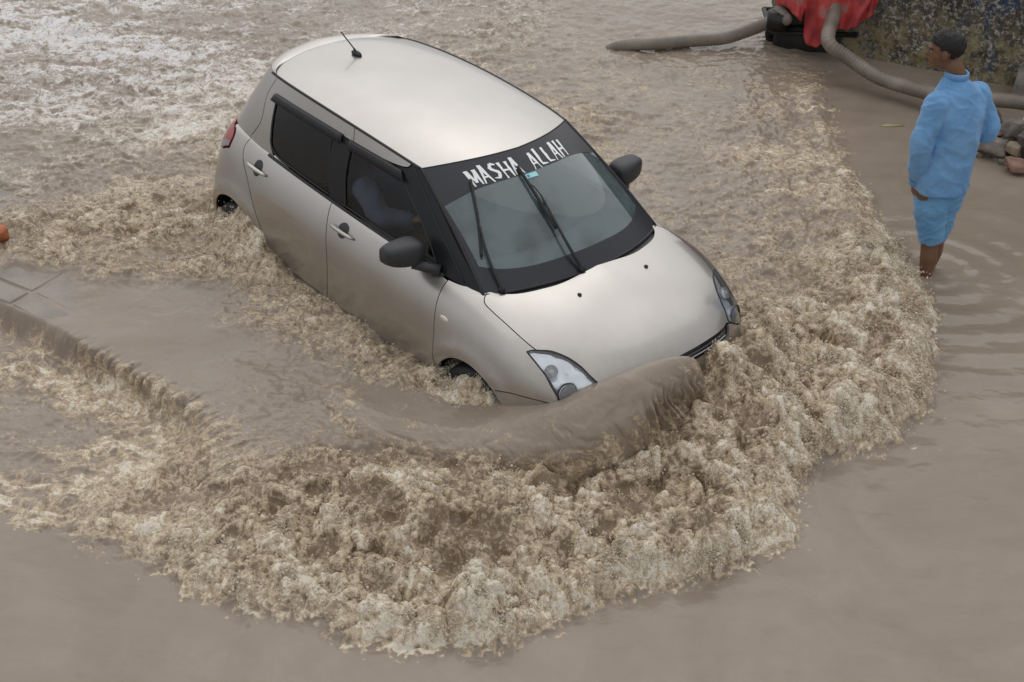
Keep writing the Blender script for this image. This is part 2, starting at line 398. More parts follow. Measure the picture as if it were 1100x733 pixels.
UPPER_PTS = [(-6.22, -0.14, 0.3, 0.03, 0.75), (-5.13, -0.15, 0.31, 0.04, 0.9), (-4.39, 0.22, 0.3, 0.03, 0.8), (-4.88, 0.93, 0.3, 0.02, 0.4), (-3.66, 0.56, 0.3, 0.03, 0.7), (-3.64, -0.59, 0.3, 0.03, 0.6), (-3.16, -0.23, 0.3, 0.03, 0.7), (-3.38, -1.31, 0.3, 0.02, 0.35), (-2.66, -1.1, 0.3, 0.03, 0.4), (-2.29, -0.65, 0.31, 0.035, 0.5), (-2.79, -1.73, 0.3, 0.03, 0.4), (-4.97, -0.56, 0.3, 0.02, 0.5), (-5.26, 0.43, 0.3, 0.02, 0.6), (-7.16, -1.42, 0.3, 0.02, 0.5), (-3.67, -2.67, 0.3, 0.02, 0.4), (-10.2, 1.7, 0.29, 0.02, 0.5), (-8.46, 4.2, 0.29, 0.02, 0.4), (-6.05, 7.64, 0.29, 0.01, 0.2), (-2.25, -1.78, 0.33, 0.05, 0.6), (-1.98, -1.45, 0.34, 0.06, 0.62), (-1.61, -1.18, 0.34, 0.06, 0.65), (-1.79, -1.81, 0.34, 0.06, 0.7), (-1.34, -1.59, 0.36, 0.05, 0.6), (-1.65, -0.81, 0.34, 0.06, 0.6), (-1.02, -0.97, 0.36, 0.06, 0.6), (-1.06, -1.22, 0.36, 0.05, 0.6), (-2.04, -1.94, 0.34, 0.05, 0.6), (-1.26, -0.79, 0.4, 0.05, 0.7), (-0.69, -0.91, 0.39, 0.05, 0.6), (-0.2, -0.96, 0.37, 0.045, 0.6), (0.49, -0.98, 0.37, 0.05, 0.6), (0.89, -0.95, 0.41, 0.05, 0.6), (1.22, -0.81, 0.44, 0.05, 0.65), (1.37, -0.8, 0.42, 0.04, 0.6), (1.12, -0.93, 0.4, 0.04, 0.6), (-0.2, -1.16, 0.35, 0.02, 0.5), (0.26, -1.14, 0.35, 0.035, 0.55), (-0.55, -1.33, 0.345, 0.008, 0.3), (-1.02, -1.76, 0.34, 0, 0.04), (-0.78, -1.45, 0.34, 0, 0.04), (-0.4, -1.67, 0.348, 0, 0.03), (-0.13, -1.46, 0.34, 0.004, 0.1), (-0.48, -0.91, 0.35, 0.02, 0.5), (0.18, -1.53, 0.34, 0.008, 0.15), (0.54, -1.46, 0.34, 0.02, 0.3), (0.32, -1.8, 0.34, 0.012, 0.25), (-0.06, -1.87, 0.352, 0.003, 0.06), (-0.48, -1.93, 0.35, 0.0, 0.03), (-1.44, -1.98, 0.325, 0, 0.02), (-1.64, -2.14, 0.32, 0, 0.02), (-0.88, -2.02, 0.345, 0, 0.02), (-1.18, -2.11, 0.328, 0, 0.02), (-0.49, -2.11, 0.352, 0.002, 0.04), (-0.1, -2.06, 0.355, 0.004, 0.08), (0.26, -1.97, 0.355, 0.006, 0.12), (0.51, -1.95, 0.35, 0.01, 0.2), (-1.61, -2.27, 0.315, 0, 0.02), (0.43, -1.32, 0.35, 0.004, 0.05), (0.8, -1.39, 0.36, 0.005, 0.06), (0.95, -1.31, 0.38, 0, 0.05), (0.94, -1.11, 0.38, 0.03, 0.4), (-4.25, 1.47, 0.29, 0.02, 0.35), (-3.58, 2.75, 0.29, 0.02, 0.4), (-3.17, 3.04, 0.31, 0.04, 0.5), (-2.74, 3.52, 0.29, 0.012, 0.2), (-2.52, 4.19, 0.29, 0.01, 0.15), (-1.72, 2.9, 0.29, 0.015, 0.3), (-0.75, 2.47, 0.29, 0.015, 0.3), (-1.14, 3.37, 0.29, 0.012, 0.25), (-1.44, 4.23, 0.29, 0.012, 0.2), (-1.19, 2.31, 0.32, 0.03, 0.4), (-0.12, 2.04, 0.29, 0.015, 0.25), (0.56, 1.81, 0.29, 0.02, 0.3), (-2.07, 4.43, 0.29, 0.01, 0.12), (-1.08, 4.06, 0.29, 0.012, 0.3), (-4.29, 2.16, 0.29, 0.015, 0.3), (-0.52, 3.56, 0.3, 0.02, 0.4), (-0.39, 3.95, 0.32, 0.03, 0.7), (0.27, 2.97, 0.31, 0.025, 0.5), (0.84, 2.91, 0.34, 0.045, 0.7), (0.9, 2.16, 0.32, 0.035, 0.45), (1.58, 2.28, 0.37, 0.06, 0.75), (1.43, 1.73, 0.36, 0.05, 0.6), (1.3, 1.44, 0.34, 0.035, 0.45), (2.13, 1.86, 0.38, 0.06, 0.85), (1.95, 1.37, 0.41, 0.08, 0.7), (1.9, 0.93, 0.43, 0.08, 0.6), (2.46, 1.25, 0.4, 0.07, 0.85), (2.37, 0.71, 0.45, 0.1, 0.7), (2.0, 0.5, 0.46, 0.07, 0.5), (2.69, 0.73, 0.37, 0.07, 0.85), (2.43, 0.19, 0.46, 0.1, 0.65), (2.8, 0.08, 0.36, 0.07, 0.8), (2.52, -0.2, 0.45, 0.1, 0.7), (2.95, -0.29, 0.34, 0.06, 0.9), (2.7, -0.65, 0.42, 0.1, 0.75), (2.77, -0.97, 0.34, 0.06, 0.9), (2.45, -0.92, 0.4, 0.09, 0.75), (2.44, -1.28, 0.4, 0.09, 0.8), (2.64, -1.45, 0.34, 0.06, 0.9), (2.16, -1.27, 0.42, 0.08, 0.75), (2.18, -1.53, 0.48, 0.12, 0.65), (2.04, -1.71, 0.48, 0.12, 0.6), (2.32, -1.76, 0.4, 0.09, 0.8), (2.51, -2.01, 0.33, 0.06, 0.9), (1.99, -2.06, 0.4, 0.08, 0.8), (2.19, -2.21, 0.33, 0.05, 0.9), (1.62, -1.79, 0.42, 0.09, 0.65), (1.58, -2.1, 0.38, 0.08, 0.6), (1.76, -2.33, 0.33, 0.06, 0.85), (1.19, -1.72, 0.37, 0.06, 0.45), (1.51, -1.59, 0.38, 0.06, 0.6), (2.39, -0.6, 0.38, 0.08, 0.6), (2.28, -0.88, 0.36, 0.06, 0.65), (2.08, -1.08, 0.36, 0.06, 0.6), (2.26, -0.07, 0.42, 0.08, 0.6), (1.67, -1.48, 0.36, 0.06, 0.6)]
LOWER_PTS = [(-0.82, -2.48, 0.2, 0.04, 0.75), (-0.36, -2.31, 0.18, 0.04, 0.75), (-0.43, -2.73, 0.2, 0.01, 0.25), (-0.08, -2.57, 0.2, 0.015, 0.3), (0.12, -2.77, 0.22, 0.02, 0.5), (0.22, -2.33, 0.2, 0.03, 0.6), (0.68, -2.31, 0.22, 0.05, 0.6), (0.3, -3.01, 0.26, 0.03, 0.7), (0.7, -2.75, 0.26, 0.05, 0.75), (1.15, -2.68, 0.28, 0.05, 0.8), (1.0, -2.23, 0.25, 0.06, 0.5), (1.39, -2.51, 0.29, 0.05, 0.8), (-1.23, -2.47, 0.18, 0.01, 0.3), (-1.47, -2.94, 0.18, 0.02, 0.5), (-2.65, -3.06, 0.18, 0.02, 0.5), (-0.8, -2.32, 0.18, 0.03, 0.7), (0.0, -2.16, 0.19, 0.04, 0.6), (0.96, -1.91, 0.32, 0.06, 0.4), (1.29, -2.24, 0.32, 0.06, 0.6), (1.58, -2.1, 0.38, 0.08, 0.6), (1.76, -2.33, 0.33, 0.06, 0.85), (1.99, -2.06, 0.4, 0.08, 0.8), (2.19, -2.21, 0.33, 0.05, 0.9), (1.62, -1.79, 0.42, 0.09, 0.65), (1.19, -1.72, 0.37, 0.06, 0.45), (2.51, -2.01, 0.33, 0.06, 0.9), (2.32, -1.76, 0.4, 0.09, 0.8), (2.04, -1.71, 0.48, 0.12, 0.6)]
FRONT_LINE = [(0.07, -3.36), (0.35, -3.18), (0.76, -3.08), (1.11, -2.87), (1.51, -2.79), (1.83, -2.64), (2.05, -2.47), (2.31, -2.29), (2.58, -2.12), (2.76, -1.78), (2.78, -1.45), (2.85, -1.04), (2.95, -0.76), (3.09, -0.24), (2.87, 0.07), (2.72, 0.33), (2.86, 0.7), (2.74, 1.26), (2.54, 1.61), (2.05, 2.17), (1.51, 2.63), (0.95, 2.98), (0.37, 3.43), (-0.35, 4.12), (-1.0, 4.66), (-1.48, 5.23)]
LIP = [(-3.07, -2.88), (-1.45, -2.34), (-1.05, -2.23), (-0.65, -2.17), (-0.19, -2.09), (0.18, -2.01), (0.55, -2.0), (0.87, -2.07)]
JOINT = [(-3.59, -2.69), (-1.83, -2.16), (-1.28, -2.06), (-0.73, -1.98), (-0.03, -1.89)]
CREST = [(0.14, -1.35, 0.34), (0.53, -1.33, 0.39), (0.93, -1.29, 0.43), (1.3, -1.13, 0.47), (1.5, -0.95, 0.51), (1.71, -0.83, 0.6), (1.85, -0.71, 0.69), (1.94, -0.54, 0.8), (2.01, -0.28, 0.86), (2.06, -0.08, 0.85), (2.1, 0.1, 0.74)]
FACE = [(0.24, -1.46, 0.34), (0.67, -1.48, 0.36), (1.06, -1.48, 0.41), (1.46, -1.32, 0.44), (1.71, -1.15, 0.46), (1.9, -0.96, 0.48), (2.07, -0.82, 0.55), (2.16, -0.61, 0.62), (2.2, -0.36, 0.66), (2.18, -0.1, 0.64), (2.1, 0.2, 0.52)]
FOOT = [(0.24, -1.51, 0.3), (0.62, -1.58, 0.28), (1.14, -1.6, 0.28), (1.47, -1.42, 0.27), (1.68, -1.18, 0.22), (1.89, -0.97, 0.22), (2.06, -0.79, 0.22), (2.16, -0.5, 0.22), (2.19, -0.18, 0.24), (2.12, 0.13, 0.28), (2.1, 0.34, 0.3)]

CALM = .28
# froth churned up round the wheels
WHEEL_FROTH = [(1.16, -.76, .07, .15), (1.38, -.74, .05, .12), (.98, -.80, .05, .13), (-1.14, -.78, .17, .15), (-.94, -.82, .14, .15), (-1.38, -.76, .06, .12), (2.03, .30, .20, .13), (2.0, .52, .20, .13), (1.92, .74, .17, .13)]
def idw(x, y, P, power=3.2, eps=.10):
    num = np.zeros((3,) + x.shape); den = np.zeros(x.shape)
    for px, py, z, a, f in P:
        w = 1 / ((x - px) ** 2 + (y - py) ** 2 + eps * eps) ** (power / 2); den += w
        num[0] += w * z; num[1] += w * a; num[2] += w * f
    return num / den

def water_fields(x, y):
    # large warp so that no edge is a clean curve
    wx = x + .10 * fbm(x * 1.6, y * 1.6, 3, 11) + .03 * fbm(x * 7, y * 7, 3, 12)
    wy = y + .10 * fbm(x * 1.6 + 9, y * 1.6, 3, 13) + .03 * fbm(x * 7 + 5, y * 7, 3, 14)
    up = idw(wx, wy, UPPER_PTS); lo = idw(wx, wy, LOWER_PTS)
    lip = LIP + [(1.3, -2.35)]
    dl, al = poly_dist(x + 0 * wx, y + .022 * fbm(x * 9, y * 9, 3, 5), lip)         # + on the car's side
    width = .10 + .45 * sst(.0, 1.3, x)
    s = sst(-.95, .05, dl / width)
    B, A, Fm = up * s + lo * (1 - s)
    # falling water: vertical strands on the face
    face = np.exp(-(dl / (width * .62)) ** 2) * sst(-1.05, -.6, x) * (1 - sst(.9, 1.3, x))
    for hx, hy, hh, hr in WHEEL_FROTH:
        g_ = np.exp(-((x - hx) ** 2 + (y - hy) ** 2) / hr ** 2); B = B + hh * g_; A = A + .03 * g_; Fm = Fm + .35 * g_
    # the crescent's leading edge
    do, ao = poly_dist(wx + .05 * fbm(x * 5, y * 5, 3, 31), wy + .05 * fbm(x * 5, y * 5 + 7, 3, 32), FRONT_LINE)
    do = do + .05 * perlin(ao * 4.3, ao * 0 + .5, seed=3) + .025 * perlin(ao * 11, ao * 0 + .5, seed=4) + .02 * fbm(x * 22, y * 22, 3, 8)
    E = sst(-.02, .20, do); Ef = sst(-.035, .03, do + .06 * perlin(x * 38, y * 38, seed=9) + .05 * perlin(x * 17, y * 17, seed=19))
    rightleg = sst(2.2, 3.6, y)
    A = A * sst(-.03, .07, do) * (.45 + .5 * E)
    z = CALM + (B - CALM) * E
    # ------------ fine relief
    qx = x + .05 * fbm(x * 5, y * 5, 3, 41); qy = y + .05 * fbm(x * 5, y * 5, 3, 43)
    def rg(f, sd, px=qx, py=qy): return 1 - 2.2 * np.abs(perlin(px * f + sd * 3.1, py * f + sd * 1.7, seed=sd))
    q2x = x + .07 * fbm(x * 4.5, y * 4.5, 4, 45); q2y = y + .07 * fbm(x * 4.5 + 4, y * 4.5, 4, 46)
    q3x = x + .022 * fbm(x * 16, y * 16, 3, 47); q3y = y + .022 * fbm(x * 16 + 4, y * 16, 3, 48)
    big = fbm(x * 2.6, y * 2.6, 3, 61)
    w2, _ = worley(q2x * 9, q2y * 9, 2)
    # coordinates that run outwards from the bow, so that crests trail the way the water is thrown
    bx, by = q3x - .7, q3y + .15; th = np.arctan2(by, bx) * 2.1; rr = np.hypot(bx, by); thw = th + .05 * fbm(x * 6, y * 6, 3, 49)
    r1, r2 = rg(4.0, 1, q2x, q2y), .72 * rg(8.2, 2, q2x, q2y) + .28 * rg(8.2, 6, thw * 1.15, rr * .62)
    r3, r4, r5 = .65 * rg(17, 3, q3x, q3y) + .35 * rg(17, 7, thw * 1.2, rr * .55), .65 * rg(38, 4, q3x, q3y) + .35 * rg(36, 8, thw * 1.3, rr * .6), rg(80, 5, q3x, q3y)
    # ridges (crests of curling froth) weighted by what they ride on: hollows stay smooth
    lump = 1.15 * big + .55 * fbm(x * 1.3, y * 1.3, 2, 62) + .50 * r1 + .22 * (1 - w2 * 1.3)
    g1 = np.clip(.55 + .5 * r1, .1, 1.1); arc = 1 - 2.4 * np.abs(perlin(thw * 1.5 + .5 * fbm(x * 3, y * 3, 3, 66), rr * 3.9 + .9 * fbm(x * 2.2, y * 2.2, 3, 67), seed=68)); lump = lump + .46 * r2 * g1 + .50 * np.clip(arc, -.5, 1)
    # some of it is torn froth, some still smooth brown sheets
    pol = ridged(thw * .8 + .3 * big, rr * 2.6 + .5 * big, 2, 63)
    froth = .15 + .85 * sst(-.34, .44, 1.4 * fbm(q2x * 3.4 + 4, q2y * 3.4, 4, 64) + .5 * (pol - .40)); froth = np.maximum(froth, .95 * (1 - sst(.05, .30, do + .3 * big)))
    g2 = np.clip(.5 + .5 * r2, .15, 1.1) * (.22 + .78 * froth); lump = lump + (.36 * r3 + .24 * r4 * np.clip(.5 + .5 * r3, .1, 1) + .10 * r5) * g2
    lump = np.where(lump < .1, .1 + (lump - .1) * 1.45, lump)
    flow = .5 * ridged(x * 3.2 + .6 * y, y * 3.2, 4, 81) + .35 * fbm(x * 10, y * 10, 4, 82) + .5 * big + .12 * r3
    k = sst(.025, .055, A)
    z = z + A * ((lump - .15) * k * 1.05 + (flow - .25) * (1 - k) * 2.5) * .95
    # strands
    face = face * (1 - .55 * sst(.1, .6, x))
    st = perlin(al * 17 + 1.2 * fbm(x * 5, y * 5, 2, 91), dl * 2.2 + 3, seed=92) + .6 * perlin(al * 42, dl * 3, seed=93) + .3 * perlin(al * 90, dl * 8, seed=94)
    off = .045 * st * face
    z = z + .02 * face * st
    # calm water ripples
    r = np.hypot(x - 1.76, y - 2.54); calm = 1 - E; ra_, rb_ = x * .6554 + y * .7553, -x * .7553 + y * .6554
    z = z + calm * (.0062 * np.sin(r * 2 * math.pi / .24 + 3.0 * fbm(x * 1.3, y * 1.3, 3, 101)) * np.exp(-r / 1.9) * sst(.05, .3, r) + .008 * fbm(x * 2.2, y * 2.2, 3, 102) + .0032 * fbm(ra_ * 5, rb_ * 11, 3, 103))
    # foam amount; crests froth, hollows stay muddy brown, which also paints their shade
    Fm = Fm * Ef * (.78 + .22 * sst(.0, .14, do))
    crest = np.clip(.20 + .62 * (r1 * .20 + .30 * np.clip(arc, -.5, 1) + r2 * .42 + r3 * .45 + r4 * .2 + .45 * big), -.15, 1.2) * (.30 + .80 * froth)
    ra, rb = x * .6554 + y * .7553, -x * .7553 + y * .6554          # along and across the wind ripples
    lw = .12 * fbm(x * 4, y * 4, 3, 7); lines = .75 * sst(.35, .95, ridged(ra * 1.7 + lw * 4, rb * 2.9 + lw * 5, 4, 111)) + .55 * sst(.4, .95, ridged(ra * 6 + lw * 5, rb * 11 + lw * 5, 3, 113))
    rip = fbm(ra * 4.5 + lw * 3, rb * 13 + lw * 6, 3, 114) * .6 + ridged(ra * 3 + lw * 3, rb * 7 + lw * 6, 2, 115) * .35
    z = z + (1 - k) * np.clip(A, 0, .03) * 1.15 * rip
    Fm = Fm * (.12 + 1.08 * crest) * k + (1 - k) * Fm * (.36 + .86 * lines + .50 * fbm(x * 1.1, y * 1.6, 3, 112) + .25 * rip)
    Fm = Fm + face * (.22 + .30 * sst(-.1, .5, st)) * sst(-1.0, -.4, x)
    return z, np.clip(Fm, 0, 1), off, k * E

def build_water():
    fdir = np.array((-.7553, .6554)); rdir = np.array((.6554, .7553)); c0 = CAM_C[:2]
    NX, NY = 1180, 1040
    fs = [4.25]; 
    while fs[-1] < 14.9: fs.append(fs[-1] + .0062 * (fs[-1] / 6.6) ** 1.1 * 1.25)
    fs = np.array(fs); NY = len(fs)
    hw = 2.75 + (fs - 4.25) * .335
    s = np.linspace(-1, 1, NX)
    X = c0[0] + fs[:, None] * fdir[0] + hw[:, None] * s[None] * rdir[0]; Y = c0[1] + fs[:, None] * fdir[1] + hw[:, None] * s[None] * rdir[1]
    x, y = X.ravel(), Y.ravel()
    z, foam, off, silt_shade = water_fields(x, y)
    # push frothy surface sideways along its own slope so crests overhang a little
    Z = z.reshape(NY, NX)
    Zs = Z.copy()
    for _ in range(3): Zs[1:-1, 1:-1] = (Zs[1:-1, 1:-1] + Zs[:-2, 1:-1] + Zs[2:, 1:-1] + Zs[1:-1, :-2] + Zs[1:-1, 2:]) / 5
    gf = np.gradient(Zs, axis=0) / np.gradient(fs)[:, None]; gr = np.gradient(Zs, axis=1) / (hw[:, None] * 2 / NX)
    ov = np.clip((Zs - CALM), 0, .3).ravel() * .30
    sx = -(gf.ravel() * fdir[0] + gr.ravel() * rdir[0]); sy = -(gf.ravel() * fdir[1] + gr.ravel() * rdir[1])
    ln = np.maximum(np.hypot(sx, sy), 1); bulge = sst(.2, .5, foam) * np.clip(ov, 0, .012)
    x = x + sx / ln * bulge; y = y + sy / ln * bulge - off
    V = np.stack([x, y, z], 1)
    i = np.arange(NY - 1)[:, None] * NX + np.arange(NX - 1)[None]; i = i.ravel()
    Q = np.stack([i, i + 1, i + NX + 1, i + NX], 1)
    # outer sheet to the horizon: rings that start on this mesh's own border
    bl = np.concatenate([np.arange(NX), np.arange(1, NY) * NX + NX - 1, (NY - 1) * NX + np.arange(NX - 2, -1, -1), np.arange(NY - 2, 0, -1) * NX])
    nb = len(bl); cen = np.array((-1.5, .5)); ring = bl; extra = []; EF = []; base = len(V)
    for kx, zz, ff in ((1.03, CALM, .25), (1.2, CALM, .15), (2.5, CALM, .1), (80, CALM, 0)):
        P = V[bl, :2]; P = cen + (P - cen) * kx
        w = .5 if kx < 1.1 else 1
        extra.append(np.column_stack([P, V[bl, 2] * (1 - w) + zz * w])); EF.append(foam[bl] * (ff * 2))
        new = base + np.arange(nb); r1 = np.roll(ring, -1); n1 = np.roll(new, -1)
        Q = np.concatenate([Q, np.stack([ring, new, n1, r1], 1)]); ring = new; base += nb
    V = np.concatenate([V] + extra); foam = np.concatenate([foam] + EF)
    # the bow wave: a smooth rolled tongue of brown water pushed up by the bumper
    k = 14; Cr, Fa, Ft = (crom(np.array(a), k) for a in (CREST, FACE, FOOT))
    m = len(Cr); tin = np.linspace(0, 1, m)[:, None]
    car = np.stack([np.interp(tin[:, 0], [0, .3, .55, .8, 1], [.3, .95, 1.40, 1.6, 1.75]), np.interp(tin[:, 0], [0, .3, .55, .8, 1], [-1.12, -1.0, -.62, -.2, .1]), np.minimum(Cr[:, 2] - .05, .52)], 1)
    rows = []
    secs = [car, Cr + (car - Cr) * .16 + (0, 0, -.006), Cr + (0, 0, .012), Fa + (Cr - Fa) * .45 + (.012, -.008, .03), Fa, Fa + (Ft - Fa) * .55 + (0, 0, -.0), Ft, Ft + (Ft - Fa) * .4 + (0, 0, -.1)]
    secs = np.array(secs)                      # (8, m, 3)
    W = bs_basis(8, np.linspace(0, 5, 90)); S = np.einsum('ai,ijk->ajk', W, secs)   # (90, m, 3)
    # refine along s
    tt = np.linspace(0, m - 1, 520); i0 = np.clip(tt.astype(int), 0, m - 2); fr = (tt - i0)[None, :, None]; S = S[:, i0] * (1 - fr) + S[:, i0 + 1] * fr
    gu = np.gradient(S, axis=0); gv = np.gradient(S, axis=1); nn = np.cross(gv, gu); nn /= np.linalg.norm(nn, axis=2, keepdims=True) + 1e-9
    nn *= np.sign(nn[:, :, 2:3].mean())
    a_, b_ = np.meshgrid(np.linspace(0, 1, 90), tt / (m - 1), indexing='ij')
    tear = sst(.70, .82, b_) * (1 - sst(.93, 1, b_)) * sst(.35, .6, a_)
    fold = ridged(b_ * 34 + .8 * fbm(a_ * 3, b_ * 9, 2, 5), a_ * 2.2, 3, 7)
    small = fbm(S[..., 0] * 9, S[..., 1] * 9 + S[..., 2] * 6, 4, 21)
    low = sst(.38, .75, a_)
    crk = .45 * np.clip(1 - 5 * np.abs(fbm(b_ * 9 + .5 * fbm(a_ * 4, b_ * 12, 2, 8), a_ * 2.6, 4, 33)), 0, 1) * sst(.28, .45, a_)
    d = -.022 * crk + .010 * fbm(S[..., 0] * 3, S[..., 1] * 3, 2, 22) + .006 * small + low * (.016 * (ridged(S[..., 0] * 6, S[..., 1] * 6 + S[..., 2] * 4, 4, 23) - .4)) + tear * (-.09 * np.clip(fold, 0, 1) + .02)
    S = S + nn * d[..., None]
    # start and end sink into the sheet
    S[..., 2] -= .14 * (1 - sst(0, .14, b_)) + .22 * sst(.93, 1, b_)
    bf = .06 + low * .34 * sst(.1, .6, ridged(S[..., 0] * 4, S[..., 1] * 4, 4, 24)) + .5 * sst(.78, .93, a_) + .35 * sst(.88, .97, b_) + .30 * np.exp(-((a_ - .34) / .05) ** 2) * sst(.0, .4, fbm(b_ * 14, a_ * 3, 3, 26)) + .2 * sst(.1, .4, small) + .25 * (1 - sst(.05, .3, b_))
    j = np.arange(89)[:, None] * 520 + np.arange(519)[None]; j = j.ravel() + len(V)
    Q = np.concatenate([Q, np.stack([j, j + 520, j + 521, j + 1], 1)])
    V = np.concatenate([V, S.reshape(-1, 3)]); foam = np.concatenate([foam, bf.ravel()])
    o = mk('flood_water', V, Q, M_WATER); tag(o, kind='structure')
    at = o.data.attributes.new('foam', 'FLOAT', 'POINT'); at.data.foreach_set('value', foam.astype(np.float32))
    sl_ = np.zeros(len(V), np.float32); sl_[:NX * NY] = silt_shade; sl_[-90 * 520:] = (.35 * low).ravel(); at = o.data.attributes.new('silt_shade', 'FLOAT', 'POINT'); at.data.foreach_set('value', sl_)
    return V[:NX * NY], foam[:NX * NY]

def build_spray(V, foam):
    """flecks and droplets thrown from the froth: nobody could count them"""
    w = np.clip(foam - .34, 0, 1) * (V[:, 2] > .30)
    area = ((V[:, 0] - CAM_C[0]) ** 2 + (V[:, 1] - CAM_C[1]) ** 2); w = w * area
    n = 46000
    do, _ = poly_dist(V[:, 0], V[:, 1], FRONT_LINE)
    clump = sst(.1, .5, fbm(V[:, 0] * 7, V[:, 1] * 7, 3, 201))
    w = w * (.06 + clump ** 2) * (1 + 1.6 * np.exp(-(do / .2) ** 2)) * sst(.03, .12, V[:, 2] - CALM)
    idx = rng.choice(len(V), n, p=w / w.sum())
    P = V[idx].copy(); P += rng.normal(0, .006, P.shape); h = rng.exponential(.011, n); h = np.minimum(h, .07); P[:, 2] += h
    out = rng.exponential(.03, n) * (rng.random(n) < .25)
    g = np.array((2.0, -1.2)); dd = P[:, :2] - np.array((.6, 0)); dd /= np.linalg.norm(dd, axis=1, keepdims=True); P[:, :2] += dd * out[:, None]
    r = rng.gamma(2.0, .0011, n) + .0012; r = np.minimum(r, .008)
    octa = np.array([(1, 0, 0), (-1, 0, 0), (0, 1, 0), (0, -1, 0), (0, 0, 1), (0, 0, -1)], float)
    of = np.array([(0, 2, 4), (2, 1, 4), (1, 3, 4), (3, 0, 4), (2, 0, 5), (1, 2, 5), (3, 1, 5), (0, 3, 5)])
    sc = r[:, None, None] * rng.uniform(.6, 1.7, (n, 1, 3)); VV = P[:, None] + octa[None] * sc
    q = rng.normal(size=(n, 3, 3)); qq, _ = np.linalg.qr(q); VV = P[:, None] + np.einsum('nij,nkj->nki', qq, octa[None] * sc)
    FF = (of[None] + (np.arange(n) * 6)[:, None, None]).reshape(-1, 3)
    m = mat('spray', (.62, .53, .41), .3, 0, spec=.5)
    o = mk('spray_droplets', VV.reshape(-1, 3), FF, m); tag(o, 'pale flecks of spray thrown up all over the churning foam', 'spray', kind='stuff')

# ------------------------------------------------------------------ the hatchback
def paint_material():
    m, n, p, N, L = nodes('silver_beige_paint')
    p.inputs['Metallic'].default_value = .93; p.inputs['Roughness'].default_value = .30; p.inputs['Coat Weight'].default_value = .9; p.inputs['Coat Roughness'].default_value = .07
    tc = N.new('ShaderNodeTexCoord')
    fl = N.new('ShaderNodeTexNoise'); fl.inputs['Scale'].default_value = 900; fl.inputs['Detail'].default_value = 1; L.new(tc.outputs['Object'], fl.inputs['Vector'])
    st = N.new('ShaderNodeTexNoise'); st.inputs['Scale'].default_value = 3.5; st.inputs['Detail'].default_value = 7; L.new(tc.outputs['Object'], st.inputs['Vector'])
    # brown tint growing towards the sills, painting in the dark reflection of the water
    sp = N.new('ShaderNodeSeparateXYZ'); L.new(tc.outputs['Object'], sp.inputs[0])
    mr = N.new('ShaderNodeMapRange'); mr.inputs[1].default_value = .40; mr.inputs[2].default_value = 0.05 + .30; mr.inputs[3].default_value = 0; mr.inputs[4].default_value = 1
    mr.inputs[1].default_value = .95; L.new(sp.outputs['Z'], mr.inputs[0])
    t2 = N.new('ShaderNodeTexNoise'); t2.inputs['Scale'].default_value = 24; t2.inputs['Detail'].default_value = 8; L.new(tc.outputs['Object'], t2.inputs['Vector'])
    mu = N.new('ShaderNodeMath'); mu.operation = 'MULTIPLY'; L.new(mr.outputs[0], mu.inputs[0]); L.new(t2.outputs['Fac'], mu.inputs[1])
    r = N.new('ShaderNodeValToRGB'); r.color_ramp.elements[0].position = .3; r.color_ramp.elements[1].position = .75
    r.color_ramp.elements[0].color = (.43, .405, .375, 1); r.color_ramp.elements[1].color = (.48, .455, .425, 1); L.new(st.outputs['Fac'], r.inputs[0])
    mx = N.new('ShaderNodeMix'); mx.data_type = 'RGBA'; L.new(mu.outputs[0], mx.inputs['Factor']); L.new(r.outputs[0], mx.inputs[6]); mx.inputs[7].default_value = (.25, .20, .155, 1)
    L.new(mx.outputs[2], p.inputs['Base Color'])
    mm = N.new('ShaderNodeMapRange'); mm.inputs['To Min'].default_value = .95; mm.inputs['To Max'].default_value = .15; L.new(mu.outputs[0], mm.inputs[0]); L.new(mm.outputs[0], p.inputs['Metallic'])
    m3 = N.new('ShaderNodeMapRange'); m3.inputs['To Min'].default_value = .27; m3.inputs['To Max'].default_value = .36; L.new(fl.outputs['Fac'], m3.inputs[0]); L.new(m3.outputs[0], p.inputs['Roughness'])
    # fine water drops
    v = N.new('ShaderNodeTexVoronoi'); v.inputs['Scale'].default_value = 95; L.new(tc.outputs['Object'], v.inputs['Vector'])
    rr = N.new('ShaderNodeMapRange'); rr.inputs[1].default_value = .16; rr.inputs[2].default_value = .28; rr.inputs[3].default_value = 1; rr.inputs[4].default_value = 0; L.new(v.outputs['Distance'], rr.inputs[0])
    b = N.new('ShaderNodeBump'); b.inputs['Strength'].default_value = .06; b.inputs['Distance'].default_value = .003; L.new(rr.outputs[0], b.inputs['Height']); L.new(b.outputs[0], p.inputs['Normal'])
    return m

